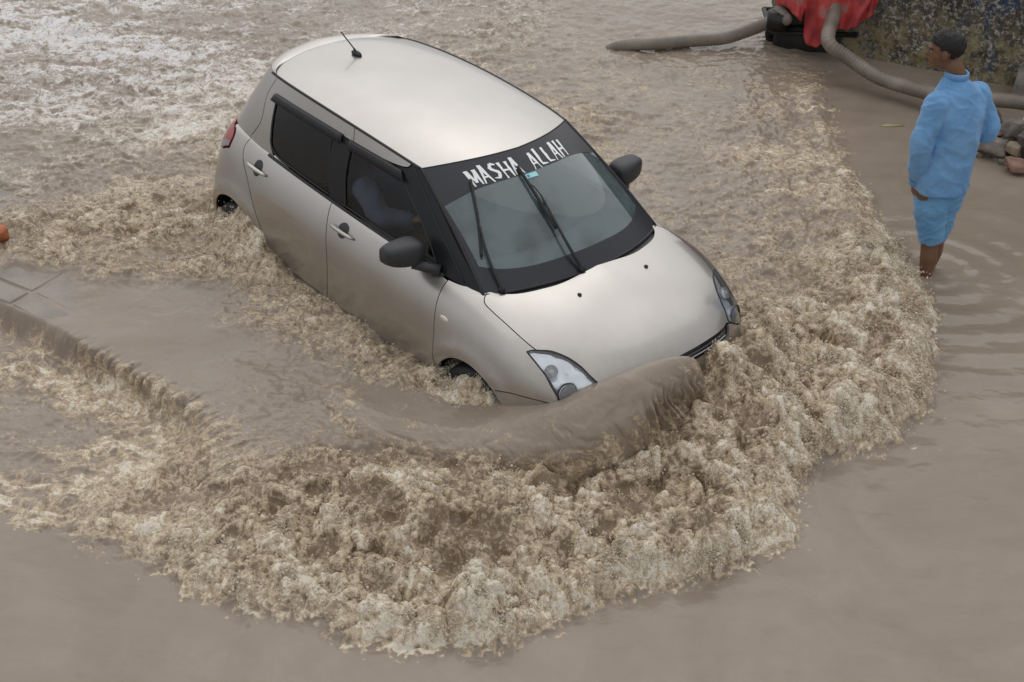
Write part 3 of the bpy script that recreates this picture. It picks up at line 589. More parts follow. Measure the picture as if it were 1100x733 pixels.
def glass_material(name, tint, ior=1.5, gain=1.7, rough=.02, haze=0., hazecol=(.5, .55, .55)):
    m = bpy.data.materials.new(name); m.use_nodes = True; n = m.node_tree; N = n.nodes; L = n.links; N.remove(N['Principled BSDF']); out = N['Material Output']
    tr = N.new('ShaderNodeBsdfTransparent'); tr.inputs[0].default_value = (*tint, 1)
    gl = N.new('ShaderNodeBsdfGlossy'); gl.inputs['Roughness'].default_value = rough; gl.inputs['Color'].default_value = (1, 1, 1, 1)
    fr = N.new('ShaderNodeFresnel'); fr.inputs[0].default_value = ior
    mu = N.new('ShaderNodeMath'); mu.operation = 'MULTIPLY'; mu.inputs[1].default_value = gain; mu.use_clamp = True; L.new(fr.outputs[0], mu.inputs[0])
    a = N.new('ShaderNodeMixShader'); L.new(mu.outputs[0], a.inputs[0]); 
    if haze > 0:   # diffuse tint mixed into the pane, painting in the hazy sky reflection
        df = N.new('ShaderNodeBsdfDiffuse'); df.inputs[0].default_value = (*hazecol, 1)
        t = N.new('ShaderNodeTexNoise'); t.inputs['Scale'].default_value = 4; t.inputs['Detail'].default_value = 7; tc = N.new('ShaderNodeTexCoord'); L.new(tc.outputs['Object'], t.inputs['Vector'])
        mr = N.new('ShaderNodeMapRange'); mr.inputs[1].default_value = .3; mr.inputs[2].default_value = .52; mr.inputs[3].default_value = haze * .5; mr.inputs[4].default_value = haze * 1.4; L.new(t.outputs['Fac'], mr.inputs[0])
        hz = N.new('ShaderNodeMixShader'); L.new(mr.outputs[0], hz.inputs[0]); L.new(tr.outputs[0], hz.inputs[1]); L.new(df.outputs[0], hz.inputs[2]); L.new(hz.outputs[0], a.inputs[1])
    else: L.new(tr.outputs[0], a.inputs[1])
    L.new(gl.outputs[0], a.inputs[2]); L.new(a.outputs[0], out.inputs[0])
    return m

M_PAINT = paint_material()
M_BLACK = mat('black_gloss_trim', (.014, .015, .018), .30, spec=.3)
M_RUB = mat('black_rubber', (.016, .016, .017), .6, bump=.2, bscale=90)
M_PLAS = mat('textured_dark_plastic', (.032, .033, .036), .45, bump=.25, bscale=300)
M_DARK = mat('dark_cavity', (.012, .011, .010), .8)
M_GLASS = glass_material('windscreen_glass', (.62, .74, .74), haze=.17, hazecol=(.36, .49, .51))
M_TINT = glass_material('tinted_side_glass', (.10, .10, .10), gain=.9)
M_FRONTG = glass_material('lightly_tinted_glass', (.80, .82, .82), gain=.8)
M_STRIP = mat('dark_sunstrip_film', (.020, .021, .028), .30, spec=.45)
M_LENS = glass_material('clear_lens', (.97, .98, 1.0), haze=.05, hazecol=(.85, .88, .9))
M_CHROME = mat('chrome_reflector', (.92, .94, .96), .16, metal=.5, bump=.35, bscale=10)
M_RED = mat('red_tail_lens', (.30, .012, .018), .16, coat=.8, var=.3, vscale=25)
M_LAMPG = mat('smoked_grey_lens', (.22, .20, .20), .15, coat=.8)
M_WHITE = mat('white_vinyl', (.84, .84, .83), .5)
M_SEAT = mat('grey_seat_cloth', (.10, .10, .105), .9, bump=.4, bscale=200)
M_DASH = mat('grey_dashboard', (.17, .175, .18), .75, bump=.3, bscale=250)
M_STEEL = mat('wheel_silver', (.5, .5, .5), .35, metal=.8)

def panel(name, S, outline, material, parent, sides='R', step=.035, rim=.016, gap=.0028, off=0., centre=False, smooth_pts=6, bulge=None):
    """cut a panel out of surface S along an outline given as spline segments in its (u,v) space; sides R (y<0), L (y>0) or W (whole, mirrored about y=0)"""
    pts = []
    for seg in outline:
        c = crom(np.array(seg, float), smooth_pts) if len(seg) > 2 else np.array([np.array(seg[0]) + (np.array(seg[1]) - np.array(seg[0])) * t for t in np.linspace(0, 1, 9)])
        pts += list(c[:-1])
    O = np.array(pts); O[:, 0] = np.clip(O[:, 0], 0, S.U); O[:, 1] = np.clip(O[:, 1], 0, S.V)
    # resample evenly in space
    X = S(O); d = np.linalg.norm(np.roll(X, -1, 0) - X, axis=1); 
    res = []
    for i in range(len(O)):
        k = max(1, int(round(d[i] / step))); a, b = O[i], O[(i + 1) % len(O)]
        if d[i] < 1e-4: continue
        res += [a + (b - a) * t / k for t in range(k)]
    O = np.array(res); X = S(O)
    area = .5 * np.sum(O[:, 0] * np.roll(O[:, 1], -1) - np.roll(O[:, 0], -1) * O[:, 1])
    if area < 0: O = O[::-1]; X = X[::-1]
    oncen = (np.abs(X[:, 1]) < 1e-3) if centre else np.zeros(len(O), bool)
    a, b = S.jac(O)
    if gap:   # pull the edge back for the shut line
        T = np.roll(X, -1, 0) - np.roll(X, 1, 0); N_ = np.cross(a, b); N_ /= np.linalg.norm(N_, axis=1, keepdims=True) + 1e-9
        I = np.cross(N_, T); I /= np.linalg.norm(I, axis=1, keepdims=True) + 1e-9
        D = I * gap
        for i in range(len(O)):
            if oncen[i]: continue
            J = np.stack([a[i], b[i]], 1); st = np.linalg.lstsq(J, D[i], rcond=.02)[0]; O[i] += np.clip(st, -.2, .2)
        O[:, 0] = np.clip(O[:, 0], 0, S.U); O[:, 1] = np.clip(O[:, 1], 0, S.V)
    # interior points
    lo, hi = O.min(0), O.max(0); mu = np.linalg.norm(S.jac((lo + hi) / 2)[0]) + 1e-6; mv = np.linalg.norm(S.jac((lo + hi) / 2)[1]) + 1e-6
    mu = max(mu, .08); mv = max(mv, .05)
    gu = np.arange(lo[0], hi[0], min(step / mu, .25)); gv = np.arange(lo[1], hi[1], min(step / mv, .25))
    G = np.stack(np.meshgrid(gu, gv, indexing='ij'), -1).reshape(-1, 2)
    sc = np.array((mu, mv)); A = O * sc; Bq = np.roll(A, -1, 0); g = G * sc
    ins = np.zeros(len(g), bool); dm = np.full(len(g), 9.)
    for p, q in zip(A, Bq):
        c = ((p[1] > g[:, 1]) != (q[1] > g[:, 1])); 
        with np.errstate(all='ignore'): xi = (q[0] - p[0]) * (g[:, 1] - p[1]) / (q[1] - p[1] + 1e-15) + p[0]
        ins ^= c & (g[:, 0] < xi)
        dd = q - p; l = dd @ dd + 1e-12; t = np.clip(((g - p) @ dd) / l, 0, 1); dm = np.minimum(dm, np.linalg.norm(g - p - t[:, None] * dd, axis=1))
    G = G[ins & (dm > step * .45)]
    P2 = np.concatenate([O, G]) * sc; n = len(O)
    vs, es, fs, *_ = geometry.delaunay_2d_cdt([Vector(p) for p in P2], [], [list(range(n))], 1, 1e-6)
    uv = np.array([tuple(v) for v in vs]) / sc
    XX = S(uv); NN = S.normal(uv)
    # orient normals outward
    cenp = np.array((0, 0, .7)) if S is not SCREEN else np.array((0, 0, .2))
    sg = np.sign(((XX - cenp) * NN).sum(1).mean()) or 1; NN = NN * sg
    if bulge is not None: XX = XX + NN * np.asarray(bulge(uv, XX))[:, None]
    XX = XX + NN * off
    F_ = [list(f) for f in fs]
    if sg < 0: F_ = [f[::-1] for f in F_]
    # boundary rim
    cnt = {}
    for f in F_:
        for i in range(len(f)):
            e = (f[i], f[(i + 1) % len(f)]); cnt[e] = cnt.get(e, 0) + 1
    be = [e for e in cnt if (e[1], e[0]) not in cnt]
    V = list(XX); 
    if rim:
        mp = {}
        def r2(i):
            if i not in mp: V.append(XX[i]); V.append(XX[i] - NN[i] * rim); mp[i] = len(V) - 2
            return mp[i]
        for p, q in be:
            if centre and abs(XX[p][1]) < 2e-3 and abs(XX[q][1]) < 2e-3: continue
            a0, b0 = r2(p), r2(q); F_.append([a0, a0 + 1, b0 + 1, b0])
    V = np.array(V); objs = []
    if sides == 'W':
        n0 = len(V); V[np.abs(V[:, 1]) < 1.5e-3, 1] = 0; M = V * (1, -1, 1)
        mp = [i if V[i, 1] == 0 else n0 + i for i in range(n0)]
        objs.append(mk(name, np.concatenate([V, M]), F_ + [[mp[i] for i in f][::-1] for f in F_], material, parent))
        bm_clean(objs[-1])
    else:
        for sd in sides:
            if sd == 'L': objs.append(mk(name, V, F_, material, parent))
            else: objs.append(mk(name, V * (1, -1, 1), [f[::-1] for f in F_], material, parent))
    return objs

def bm_clean(o):
    import bmesh
    b = bmesh.new(); b.from_mesh(o.data); bmesh.ops.delete(b, geom=[v for v in b.verts if not v.link_faces], context='VERTS'); b.to_mesh(o.data); b.free()

def both(V, F_):
    V = np.asarray(V); return V, F_, V * (1, -1, 1), [f[::-1] for f in F_]

def build_car():
    car = empty('hatchback_car', (0, 0, 0), 'silver beige hatchback ploughing nose first through the muddy flood', 'car')
    # ---- inner dark shell so that the shut lines read dark
    u = np.linspace(0, LOWER.U, 150); v = np.linspace(0, 4.15, 34); UV = np.stack(np.meshgrid(u, v, indexing='ij'), -1)
    X = LOWER(UV); N_ = LOWER.normal(UV); N_ *= np.sign((N_[60, 15] * (0, 1, 0)).sum()); X = X - N_ * .024
    v2 = np.linspace(4.15, 6, 16)
    keep = []
    for i in range(149):
        for j in range(33):
            c = X[i:i + 2, j:j + 2].mean((0, 1))
            if any(np.hypot(c[0] - ax, c[2] - az) < .36 for ax, az in ARCH) and c[1] > .4: continue
            if 1.2 < u[i] < 3.6 and 2.5 < v[j] < 4.2: continue
            keep.append([i * 34 + j, (i + 1) * 34 + j, (i + 1) * 34 + j + 1, i * 34 + j + 1])
    V1 = X.reshape(-1, 3); V, F1, Vm, F2 = both(V1, keep)
    mb = MB(); mb.add(V, F1); mb.add(Vm, F2)
    # engine bay lid under the bonnet
    u3 = np.linspace(0.4, 4.9, 40); UV = np.stack(np.meshgrid(u3, v2, indexing='ij'), -1); X = LOWER(UV); X[..., 2] -= .03
    fl = [[i * 16 + j, (i + 1) * 16 + j, (i + 1) * 16 + j + 1, i * 16 + j + 1] for i in range(39) for j in range(15) if not (1.1 < u3[i] < 3.6 and v2[j] < 4.75)]
    V, F1, Vm, F2 = both(X.reshape(-1, 3), fl); mb.add(V, F1); mb.add(Vm, F2)
    mb.box((0, 0, .22), (3.0, 1.42, .06))
    mb.build('underbody', M_DARK, car)
    # ---- outer panels
    shut = [(5.62, 4.66), (5.36, 4.34), (5.0, 4.27), (4.365, 4.275), (3.7, 4.30), (3.21, 4.336)]
    hl_top = [(3.21, 4.336), (2.81, 4.58), (2.26, 4.68), (1.80, 4.60), (1.49, 4.36), (1.31, 4.11)]
    front = [(1.31, 4.11), (.97, 4.12), (.45, 4.25), (0, 4.31)]
    cowl = [(0, 6)]
    hood = [shut, hl_top, front, [(0, 4.31), (0, 6)], [(0, 6), (4.93, 6)], [(4.93, 6), (4.80, 5.65), (4.95, 5.35), (5.15, 5.05), (5.40, 4.80), (5.62, 4.66)]]
    # bonnet: pieces of the (u,v) outline that lie on y=0 are its fold line
    h = panel('bonnet', LOWER, hood, M_PAINT, car, 'W', centre=True)[0]
    arch = lambda ax, r, a0, a1, n: [xz_to_uv(ax + r * math.cos(a), .335 + r * math.sin(a)) for a in np.linspace(a0, a1, n)]
    ra = .335
    door_f = [(6.33, 4.17), (6.24, 3.4), (6.12, 2.4), (6.03, 1.27), (6.02, .62)]
    archF = arch(1.225, ra, math.radians(172), math.radians(14), 16)
    a_start = archF[0]
    bump_line = [(3.50, 2.28), (3.15, 2.42), (2.79, 2.60), (2.50, 2.68), (2.225, 2.70)]
    # fender
    fi = [k for k, p in enumerate(archF) if p[1] > 2.2 or k < 8]
    archU = arch(1.225, ra, math.radians(176), math.radians(54), 12)
    bx0 = archU[-1]
    fender = [[(5.75, 4.62), (6.05, 4.33), (6.33, 4.20)][0:3], [(6.33, 4.20)] + door_f[1:], [(6.02, .62), (5.98, .62), tuple(archU[0])], [tuple(p) for p in archU],
              [tuple(bx0)] + bump_line[1:], [(2.225, 2.70), (2.24, 3.2), (2.58, 3.82), (2.95, 4.02), (3.35, 4.12)], [(3.35, 4.12), (3.27, 4.2), (3.21, 4.336)], shut[::-1], [(5.62, 4.66), (5.75, 4.62)]]
    panel('front_fender', LOWER, fender, M_PAINT, car, 'RL')
    # front bumper (whole)
    archL = arch(1.225, ra, math.radians(54), math.radians(-22), 9)
    bumper = [[tuple(p) for p in archL], [tuple(archL[-1]), (3.1, .0)], [(3.1, 0), (1.5, 0), (0, 0)], [(0, 0), (0, 3.35)], [(0, 3.35), (.6, 3.30), (1.02, 3.36), (1.16, 3.7), (1.25, 4.03)],
              [(1.25, 4.03), (1.40, 3.75), (1.75, 3.05), (2.225, 2.70)], [(2.225, 2.70)] + bump_line[::-1][1:-1] + [tuple(bx0)]]
    panel('front_bumper', LOWER, bumper, M_PAINT, car, 'W', centre=True)
    # grille recess
    gr = [[(0, 3.38), (.6, 3.33), (1.0, 3.38), (1.12, 3.7), (1.22, 4.03)], [(1.22, 4.03), (.97, 4.08), (.45, 4.2), (0, 4.26)], [(0, 4.26), (0, 3.38)]]
    g = panel('grille', LOWER, gr, M_PLAS, car, 'W', centre=True, off=-.018, gap=0)[0]
    for vv in (3.62, 3.9):
        P = LOWER(np.stack([np.linspace(0, .98, 20), np.full(20, vv)], 1)); P = np.concatenate([(P * (1, -1, 1))[::-1], P[1:]]); MB().tube(P, .004 if vv < 3.8 else .006, 8).build('grille_bar', M_STEEL if vv < 3.8 else M_PLAS, g)
    # headlights
    hl = [[(3.38, 4.11)] + [(3.22, 4.31), (2.81, 4.55), (2.26, 4.65), (1.80, 4.57), (1.50, 4.34), (1.33, 4.08)], [(1.33, 4.08), (1.42, 3.75), (1.76, 3.08), (2.20, 2.74)], [(2.20, 2.74), (2.22, 3.2), (2.55, 3.80), (2.93, 4.01), (3.38, 4.11)]]
    for sd in 'RL':
        sy = -1 if sd == 'R' else 1; M = np.array((1, sy, 1))
        lens = panel('headlight', LOWER, hl, M_LENS, car, sd, step=.02, rim=.006, gap=.002, off=.002)[0]
        refl = panel('reflector', LOWER, hl, M_CHROME, lens, sd, step=.02, rim=0, gap=.008, off=-.022, bulge=lambda uv, X: -.030 * np.exp(-(((uv[:, 0] - 2.35) / .45) ** 2 + ((uv[:, 1] - 4.05) / .4) ** 2)) - .035 * np.exp(-(((uv[:, 0] - 1.9) / .28) ** 2 + ((uv[:, 1] - 3.35) / .3) ** 2)) + .006 * np.sin(uv[:, 0] * 9) * np.sin(uv[:, 1] * 7))
        # seal round the lamp
        uvl = np.concatenate([crom(np.array(s_, float), 8)[:-1] for s_ in hl]); P = (LOWER(uvl) + LOWER.normal(uvl) * 0) * M; P = np.vstack([P, P[:2]])
        MB().tube(P, .0045, 6).build('lamp_seal', M_RUB, lens)
        c = LOWER((1.95, 3.42)) * M; nrm = np.array((.85, .25 * sy, .15)); nrm = nrm / np.linalg.norm(nrm)
        T = [c - nrm * .05, c - nrm * .02, c - nrm * .016]
        MB().tube([c - nrm * .075, c - nrm * .028, c - nrm * .020], [.030, .052, .052], 24).build('lamp_bowl', M_CHROME, lens)
        c2_ = LOWER((2.50, 4.12)) * M; n2_ = np.array((.6, .3 * sy, .6)); n2_ /= np.linalg.norm(n2_); MB().tube([c2_ - n2_ * .05, c2_ - n2_ * .022, c2_ - n2_ * .016], [.016, .034, .036], 20).build('indicator_bowl', M_CHROME, lens)
        MB().tube([c2_ - n2_ * .016, c2_ - n2_ * .008, c2_ - n2_ * .004], [.016, .013, .004], 14).build('indicator_bulb', M_LENS_AMB, lens)
        ring = [c - nrm * .017 + .054 * (math.cos(t_) * np.cross(nrm, (0, 0, 1.)) + math.sin(t_) * np.cross(nrm, np.cross(nrm, (0, 0, 1.)))) for t_ in np.linspace(0, 2 * math.pi, 30)]; MB().tube(ring, .0045, 6, False).build('bezel', M_PLAS, lens)
        MB().tube([c - nrm * .020, c - nrm * .014, c - nrm * .012], [.040, .030, .008], 20).build('projector_lens', M_LAMPG, lens)
        # doors
        fdoor = [[(6.33, 4.17), (7.33, 4.26), (8.32, 4.25), (9.16, 4.13)], [(9.16, 4.13), (8.96, 3.1), (8.87, 2.4), (8.90, 1.5), (9.0, .70)], [(9.0, .70), (7.6, .66), (6.02, .62)], door_f[::-1][:1] + [(6.03, 1.27), (6.12, 2.4), (6.24, 3.4), (6.33, 4.17)]]
        d1 = panel('front_door', LOWER, fdoor, M_PAINT, car, sd)[0]
        ar = arch(-1.185, ra + .012, math.radians(30), math.radians(10), 4)
        rdoor = [[(9.16, 4.13), (10.2, 4.22), (11.0, 4.33), (11.62, 4.30)], [(11.62, 4.30), (11.58, 3.7), (11.14, 3.04), (10.72, 2.03), (10.50, 1.2), (10.40, .72)], [(10.40, .72), (9.6, .71), (9.0, .70)], [(9.0, .70), (8.90, 1.5), (8.87, 2.4), (8.96, 3.1), (9.16, 4.13)]]
        d2 = panel('rear_door', LOWER, rdoor, M_PAINT, car, sd)[0]
        for d, (u0, u1, vv) in ((d1, (8.36, 8.92, 3.50)), (d2, (10.72, 11.30, 3.56))):
            ua, ub = (u0 + .16, u0 + .40)
            um, uh = (ua + ub) / 2, (ub - ua) / 2; cup = [[(um - uh * math.cos(a_), vv + .05 + .25 * math.sin(a_)) for a_ in np.linspace(0, math.pi, 9)], [(um + uh * math.cos(a_), vv + .05 - .25 * math.sin(a_)) for a_ in np.linspace(0, math.pi, 9)]]
            panel('handle_cup', LOWER, cup, M_PLAS, d, sd, step=.012, rim=0, gap=0, off=.0012)
            t = np.linspace(0, 1, 14); uvh = np.stack([u0 + (u1 - u0) * t, np.full(14, vv)], 1); P = LOWER(uvh); NN = LOWER.normal(uvh); NN *= np.sign((NN[:, 1]).mean())
            P = (P + NN * (.004 + .022 * np.sin(math.pi * np.clip(t * 1.0, .0, 1)) ** .5)[:, None]) * M
            V, F_ = tube_geo(P,   .0165 * (.6 + .4 * np.sin(math.pi * t) ** .4), 10, True, flat=.75); mk('door_handle', V, F_, M_PAINT, d)
        # sill
        sill = [[(6.0, .60), (7.6, .63), (9.0, .67), (10.38, .69)], [(10.38, .69), (10.34, .0)], [(10.34, 0), (8, 0), (6.05, 0)], [(6.05, 0), (6.0, .60)]]
        panel('sill', LOWER, sill, M_PAINT, car, sd)
        uvs = np.stack([np.linspace(6.1, 10.3, 40), np.full(40, .42)], 1); P = (LOWER(uvs) + (0, .016, 0)) * M; MB().tube(P, .013, 8).build('sill_moulding', M_PAINT, car)
        # quarter panel
        ar = arch(-1.185, ra, math.radians(12), math.radians(196), 20)
        tl = [(12.22, 3.60), (12.95, 3.28), (13.35, 3.22)]
        quarter = [[(11.62, 4.36), (11.58, 3.7), (11.14, 3.04), (10.72, 2.03), (10.50, 1.2), (10.42, .80)], [(10.42, .80), tuple(ar[0])], [tuple(p) for p in ar], [tuple(ar[-1]), (13.0, .9)], [(13.0, .9), (13.4, 2.0), (13.5, 3.20)],
                   [(13.5, 3.20), (12.95, 3.25), (12.18, 3.56)], [(12.18, 3.56), (12.20, 3.9), (12.35, 4.12), (12.7, 4.22)], [(12.7, 4.22), (12.5, 4.40), (12.1, 4.45), (11.62, 4.36)]]
        panel('rear_quarter_panel', LOWER, quarter, M_PAINT, car, sd)
        tail = [[(12.2, 3.59), (12.95, 3.28), (13.5, 3.23)], [(13.5, 3.23), (13.62, 3.7), (13.45, 4.15)], [(13.45, 4.15), (13.0, 4.30), (12.72, 4.20), (12.38, 4.10)], [(12.38, 4.10), (12.23, 3.9), (12.2, 3.59)]]
        tlp = panel('tail_light', LOWER, tail, M_RED, car, sd, step=.02, rim=.02, gap=.002, off=.006)[0]
        low = [[(12.21, 3.60), (12.95, 3.29), (13.49, 3.24)], [(13.49, 3.24), (13.56, 3.45)], [(13.56, 3.45), (12.98, 3.52), (12.24, 3.78)], [(12.24, 3.78), (12.21, 3.60)]]
        panel('clear_lens', LOWER, low, M_LAMPG, tlp, sd, step=.02, rim=0, gap=.002, off=.0078)
        # side repeater
        c = LOWER((5.93, 3.06)) * M; nrm = LOWER.normal(np.array((5.93, 3.06))); nrm = nrm * np.sign(nrm[1]) * M
        V, F_ = ellipsoid((.036, .008, .017), 16, 8); mk('side_indicator', V + c, F_, M_LENS_AMB, car)
        # ---- greenhouse
        rear_glass = [[(3.66, .05), (4.4, .05), (4.98, .06)], [(4.98, .06), (5.16, .12), (5.25, .22)], [(5.25, .22), (5.36, .63), (5.50, 1.35)], [(5.50, 1.35), (4.4, 1.42), (3.52, 1.45)], [(3.52, 1.45), (3.62, .7), (3.66, .05)]]
        front_glass = [[(1.12, .06), (2.2, .05), (3.30, .05)], [(3.30, .05), (3.18, .7), (2.98, 1.45)], [(2.98, 1.45), (2.2, 1.50), (1.32, 1.55)], [(1.32, 1.55), (1.10, 1.0), (1.02, .45), (1.12, .06)]]
        pillar = [[(3.32, .0), (3.66, .0)], [(3.66, 0), (3.60, .7), (3.46, 1.52)], [(3.46, 1.52), (2.94, 1.52)], [(2.94, 1.52), (3.16, .7), (3.32, .0)]]
        panel('pillar_trim', HOUSE, pillar, M_BLACK, car, sd, gap=.0, rim=.01, off=.004)
        apil = [[(0, .0), (.6, 0), (1.15, 0)], [(1.15, 0), (1.04, .45), (1.12, 1.0), (1.36, 1.66)], [(1.36, 1.66), (.8, 1.78), (.42, 1.97)], [(.42, 1.97), (.2, 2.0), (.0, 2.0)], [(0, 2.0), (0, 0)]]
        panel('windscreen_pillar', HOUSE, apil, M_BLACK, car, sd, gap=.001, rim=.02, off=.001)
        seam = np.stack([np.linspace(.40, .45, 20), np.linspace(1.9, .05, 20)], 1); P = (HOUSE(seam) + (0, .002, .001)) * M; MB().tube(P, .005, 6).build('pillar_seal', M_RUB, car)
        rail = [[(.44, 1.99), (.8, 1.80), (1.36, 1.68), (2.2, 1.58), (3.2, 1.53), (4.4, 1.50), (5.52, 1.45)], [(5.52, 1.45), (5.36, .63), (5.25, .20), (5.10, .03)], [(5.10, .03), (5.5, .0), (6.08, 0)], [(6.08, 0), (5.72, .5), (6.06, 1.27), (6.03, 2.0)][0:4], [(6.03, 2.0), (3, 2.0), (.44, 1.99)]]
        rail1 = [[(.44, 1.99), (.8, 1.80), (1.36, 1.68), (2.2, 1.58), (2.92, 1.54)], [(2.92, 1.54), (2.85, 2.0)], [(2.85, 2.0), (1.5, 2.0), (.44, 1.99)]]
        rail2 = [[(2.92, 1.54), (3.4, 1.53), (4.4, 1.50), (5.52, 1.45)], [(5.52, 1.45), (5.36, .63), (5.25, .20), (5.10, .03)], [(5.10, .03), (5.5, .0), (6.0, 0)], [(6.0, 0), (5.80, .5), (6.06, 1.27), (6.03, 2.0)], [(6.03, 2.0), (4.4, 2.0), (2.85, 2.0)], [(2.85, 2.0), (2.92, 1.54)]]
        panel('door_frame', HOUSE, rail1, M_PAINT, d1, sd); panel('door_frame', HOUSE, rail2, M_PAINT, d2, sd)
        cp = [[(6.0, 0), (5.80, .5), (6.06, 1.27), (6.03, 2.0)], [(6.03, 2.0), (6.8, 2.0), (7.5, 2.0)], [(7.5, 2.0), (7.6, 1.0), (7.5, .0)], [(7.5, 0), (6.8, 0), (6.0, 0)]]
        panel('rear_pillar', HOUSE, cp, M_PAINT, car, sd)
        panel('side_window', HOUSE, rear_glass, M_TINT, d2, sd, gap=0, rim=0, off=-.004)
        panel('side_window', HOUSE, front_glass, M_FRONTG, d1, sd, gap=0, rim=0, off=-.004)
        for d, gl in ((d2, rear_glass), (d1, front_glass)):
            q = np.concatenate([crom(np.array(s_, float), 6)[:-1] for s_ in gl]); P = (HOUSE(q)) * M; P = np.vstack([P, P[:2]]); MB().tube(P, .006, 6).build('window_seal', M_RUB, d)
        # belt moulding
        q = np.stack([np.linspace(1.0, 5.2, 50), np.full(50, .0)], 1); P = (HOUSE(q) + (0, .006, .002)) * M; V, F_ = tube_geo(P, .011, 8, True, flat=.8); mk('belt_moulding', V, F_, M_RUB, car)
        # rain visors
        for d, (a, b, v0, v1, w0, w1) in ((d1, (1.10, 3.02, 1.66, 1.56, 1.36, 1.30)), (d2, (3.22, 5.62, 1.58, 1.50, 1.32, 1.22))):
            nn_ = 30; uu = np.linspace(a, b, nn_); rows = []
            for k, o_ in ((0, .004), (.25, .016), (1, .026)):
                vv = (np.linspace(v0, v1, nn_)) * (1 - k) + np.linspace(w0, w1, nn_) * k; q = np.stack([uu, vv], 1); NN = HOUSE.normal(q); NN *= np.sign(NN[:, 1:2].mean()); rows.append((HOUSE(q) + NN * o_) * M)
            for o_ in (.023, .0):
                r_ = rows[2] if o_ else rows[0]; q2 = r_ - np.array((0, sy * .003, 0)); rows.append(q2)
            V = np.array(rows[:3]).reshape(-1, 3); F_ = [[k * nn_ + i, k * nn_ + i + 1, (k + 1) * nn_ + i + 1, (k + 1) * nn_ + i] for k in range(2) for i in range(nn_ - 1)]
            o = mk('rain_visor', V, F_, M_BLACK, d); sm = o.modifiers.new('t', 'SOLIDIFY'); sm.thickness = .003
        # gutter
        q = np.stack([np.linspace(0, 5, 60), np.full(60, 3.0)], 1); P = (ROOF(q) + (0, .001, -.003)) * M; MB().tube(P, .0085, 8).build('roof_gutter', M_RUB, car)
        # door mirror
        mir = mirror_geo(sy); mo = mk('door_mirror', *mir[0], M_PLAS, car); mk('mirror_glass', *mir[1], M_CHROME, mo)
        # wheels
        for ax in (1.225, -1.185):
            w = MB(); ang = np.linspace(0, 2 * math.pi, 49)[:-1]; prof = [(.19, -.085), (.25, -.1), (.285, -.095), (.30, -.07), (.305, 0), (.30, .07), (.285, .095), (.25, .1), (.19, .085)]
            c = np.array((ax, .73, .30))
            V = np.array([[c[0] + r_ * math.cos(a_), c[1] + y_, c[2] + r_ * math.sin(a_)] for r_, y_ in prof for a_ in ang]) * M
            F_ = [[k * 48 + i, k * 48 + (i + 1) % 48, (k + 1) * 48 + (i + 1) % 48, (k + 1) * 48 + i] for k in range(8) for i in range(48)]
            we = mk('wheel', V, F_, M_RUB, car)
            V = np.array([[c[0] + r_ * math.cos(a_), c[1] + y_, c[2] + r_ * math.sin(a_)] for r_, y_ in ((.195, .08), (.18, .06), (.16, .055), (.06, .075), (.001, .08)) for a_ in ang]) * M
            F_ = [[k * 48 + i, k * 48 + (i + 1) % 48, (k + 1) * 48 + (i + 1) % 48, (k + 1) * 48 + i] for k in range(4) for i in range(48) if not (k == 2 and i % 8 in (2, 3, 4, 5))]
            mk('rim', V, F_, M_STEEL, we)
            # wheel housing
            aa = np.linspace(math.radians(12), math.radians(168), 24)
            V = np.array([[ax + .352 * math.cos(a_), y_, .335 + .352 * math.sin(a_)] for y_ in (.835, .45) for a_ in aa]); 
            V = V * M; F_ = [[i, i + 1, 24 + i + 1, 24 + i] for i in range(23)] + [list(range(24, 48))]
            V[:24, 1] = [(-1 if sy < 0 else 1) * (xz_y(v_[0], v_[2]) - .02) for v_ in V[:24]]
            mk('wheel_housing', V, F_, M_DARK, car)
            # arch lip
            aa = np.linspace(math.radians(-8), math.radians(188), 40); P = np.array([[ax + .337 * math.cos(a_), xz_y(ax + .337 * math.cos(a_), .335 + .337 * math.sin(a_)) - .006, .335 + .337 * math.sin(a_)] for a_ in aa]) * M
            MB().tube(P, .007, 8).build('arch_lip', M_PAINT, car)
    # rear bumper, tailgate
    rb = [[(13.02, .9), (13.42, 2.0), (13.52, 2.3)], [(13.52, 2.3), (15, 2.3)], [(15, 2.3), (15, 0)], [(15, 0), (12.6, 0)], [(12.6, 0), (12.75, .4), (13.02, .9)]]
    panel('rear_bumper', LOWER, rb, M_PAINT, car, 'W', centre=True)
    tg = [[(13.52, 2.33), (15, 2.33)], [(15, 2.33), (15, 4.35)], [(15, 4.35), (13.5, 4.33)], [(13.5, 4.33), (13.64, 3.7), (13.52, 2.33)]]
    t = panel('tailgate', LOWER, tg, M_PAINT, car, 'W', centre=True)[0]
    panel('rear_window', HOUSE, [[(7.55, .1), (9, .1)], [(9, .1), (9, 1.75)], [(9, 1.75), (7.6, 1.75)], [(7.6, 1.75), (7.55, .1)]], M_BLACK, t, 'W', centre=True, gap=0, rim=0)
    # roof
    panel('roof', ROOF, [[(0, 0), (0, 1.5), (0, 2.97)], [(0, 2.97), (2.5, 2.97), (5, 2.97)], [(5, 2.97), (5, 1.5), (5, 0)], [(5, 0), (0, 0)]], M_PAINT, car, 'W', centre=True, step=.04, gap=.001)
    n_ = 40; A = ROOF(np.stack([np.full(n_, 5.), np.linspace(0, 3, n_)], 1)); B_ = HOUSE(np.stack([np.linspace(9, 6.03, n_), np.full(n_, 2.)], 1)); A = A + (-.004, 0, -.001)
    rows = [A, A * .65 + B_ * .35 + (0, 0, .010), A * .3 + B_ * .7 + (0, 0, .010), B_]
    V = np.array(rows).reshape(-1, 3); F_ = [[k * n_ + i, k * n_ + i + 1, (k + 1) * n_ + i + 1, (k + 1) * n_ + i] for k in range(3) for i in range(n_ - 1)]
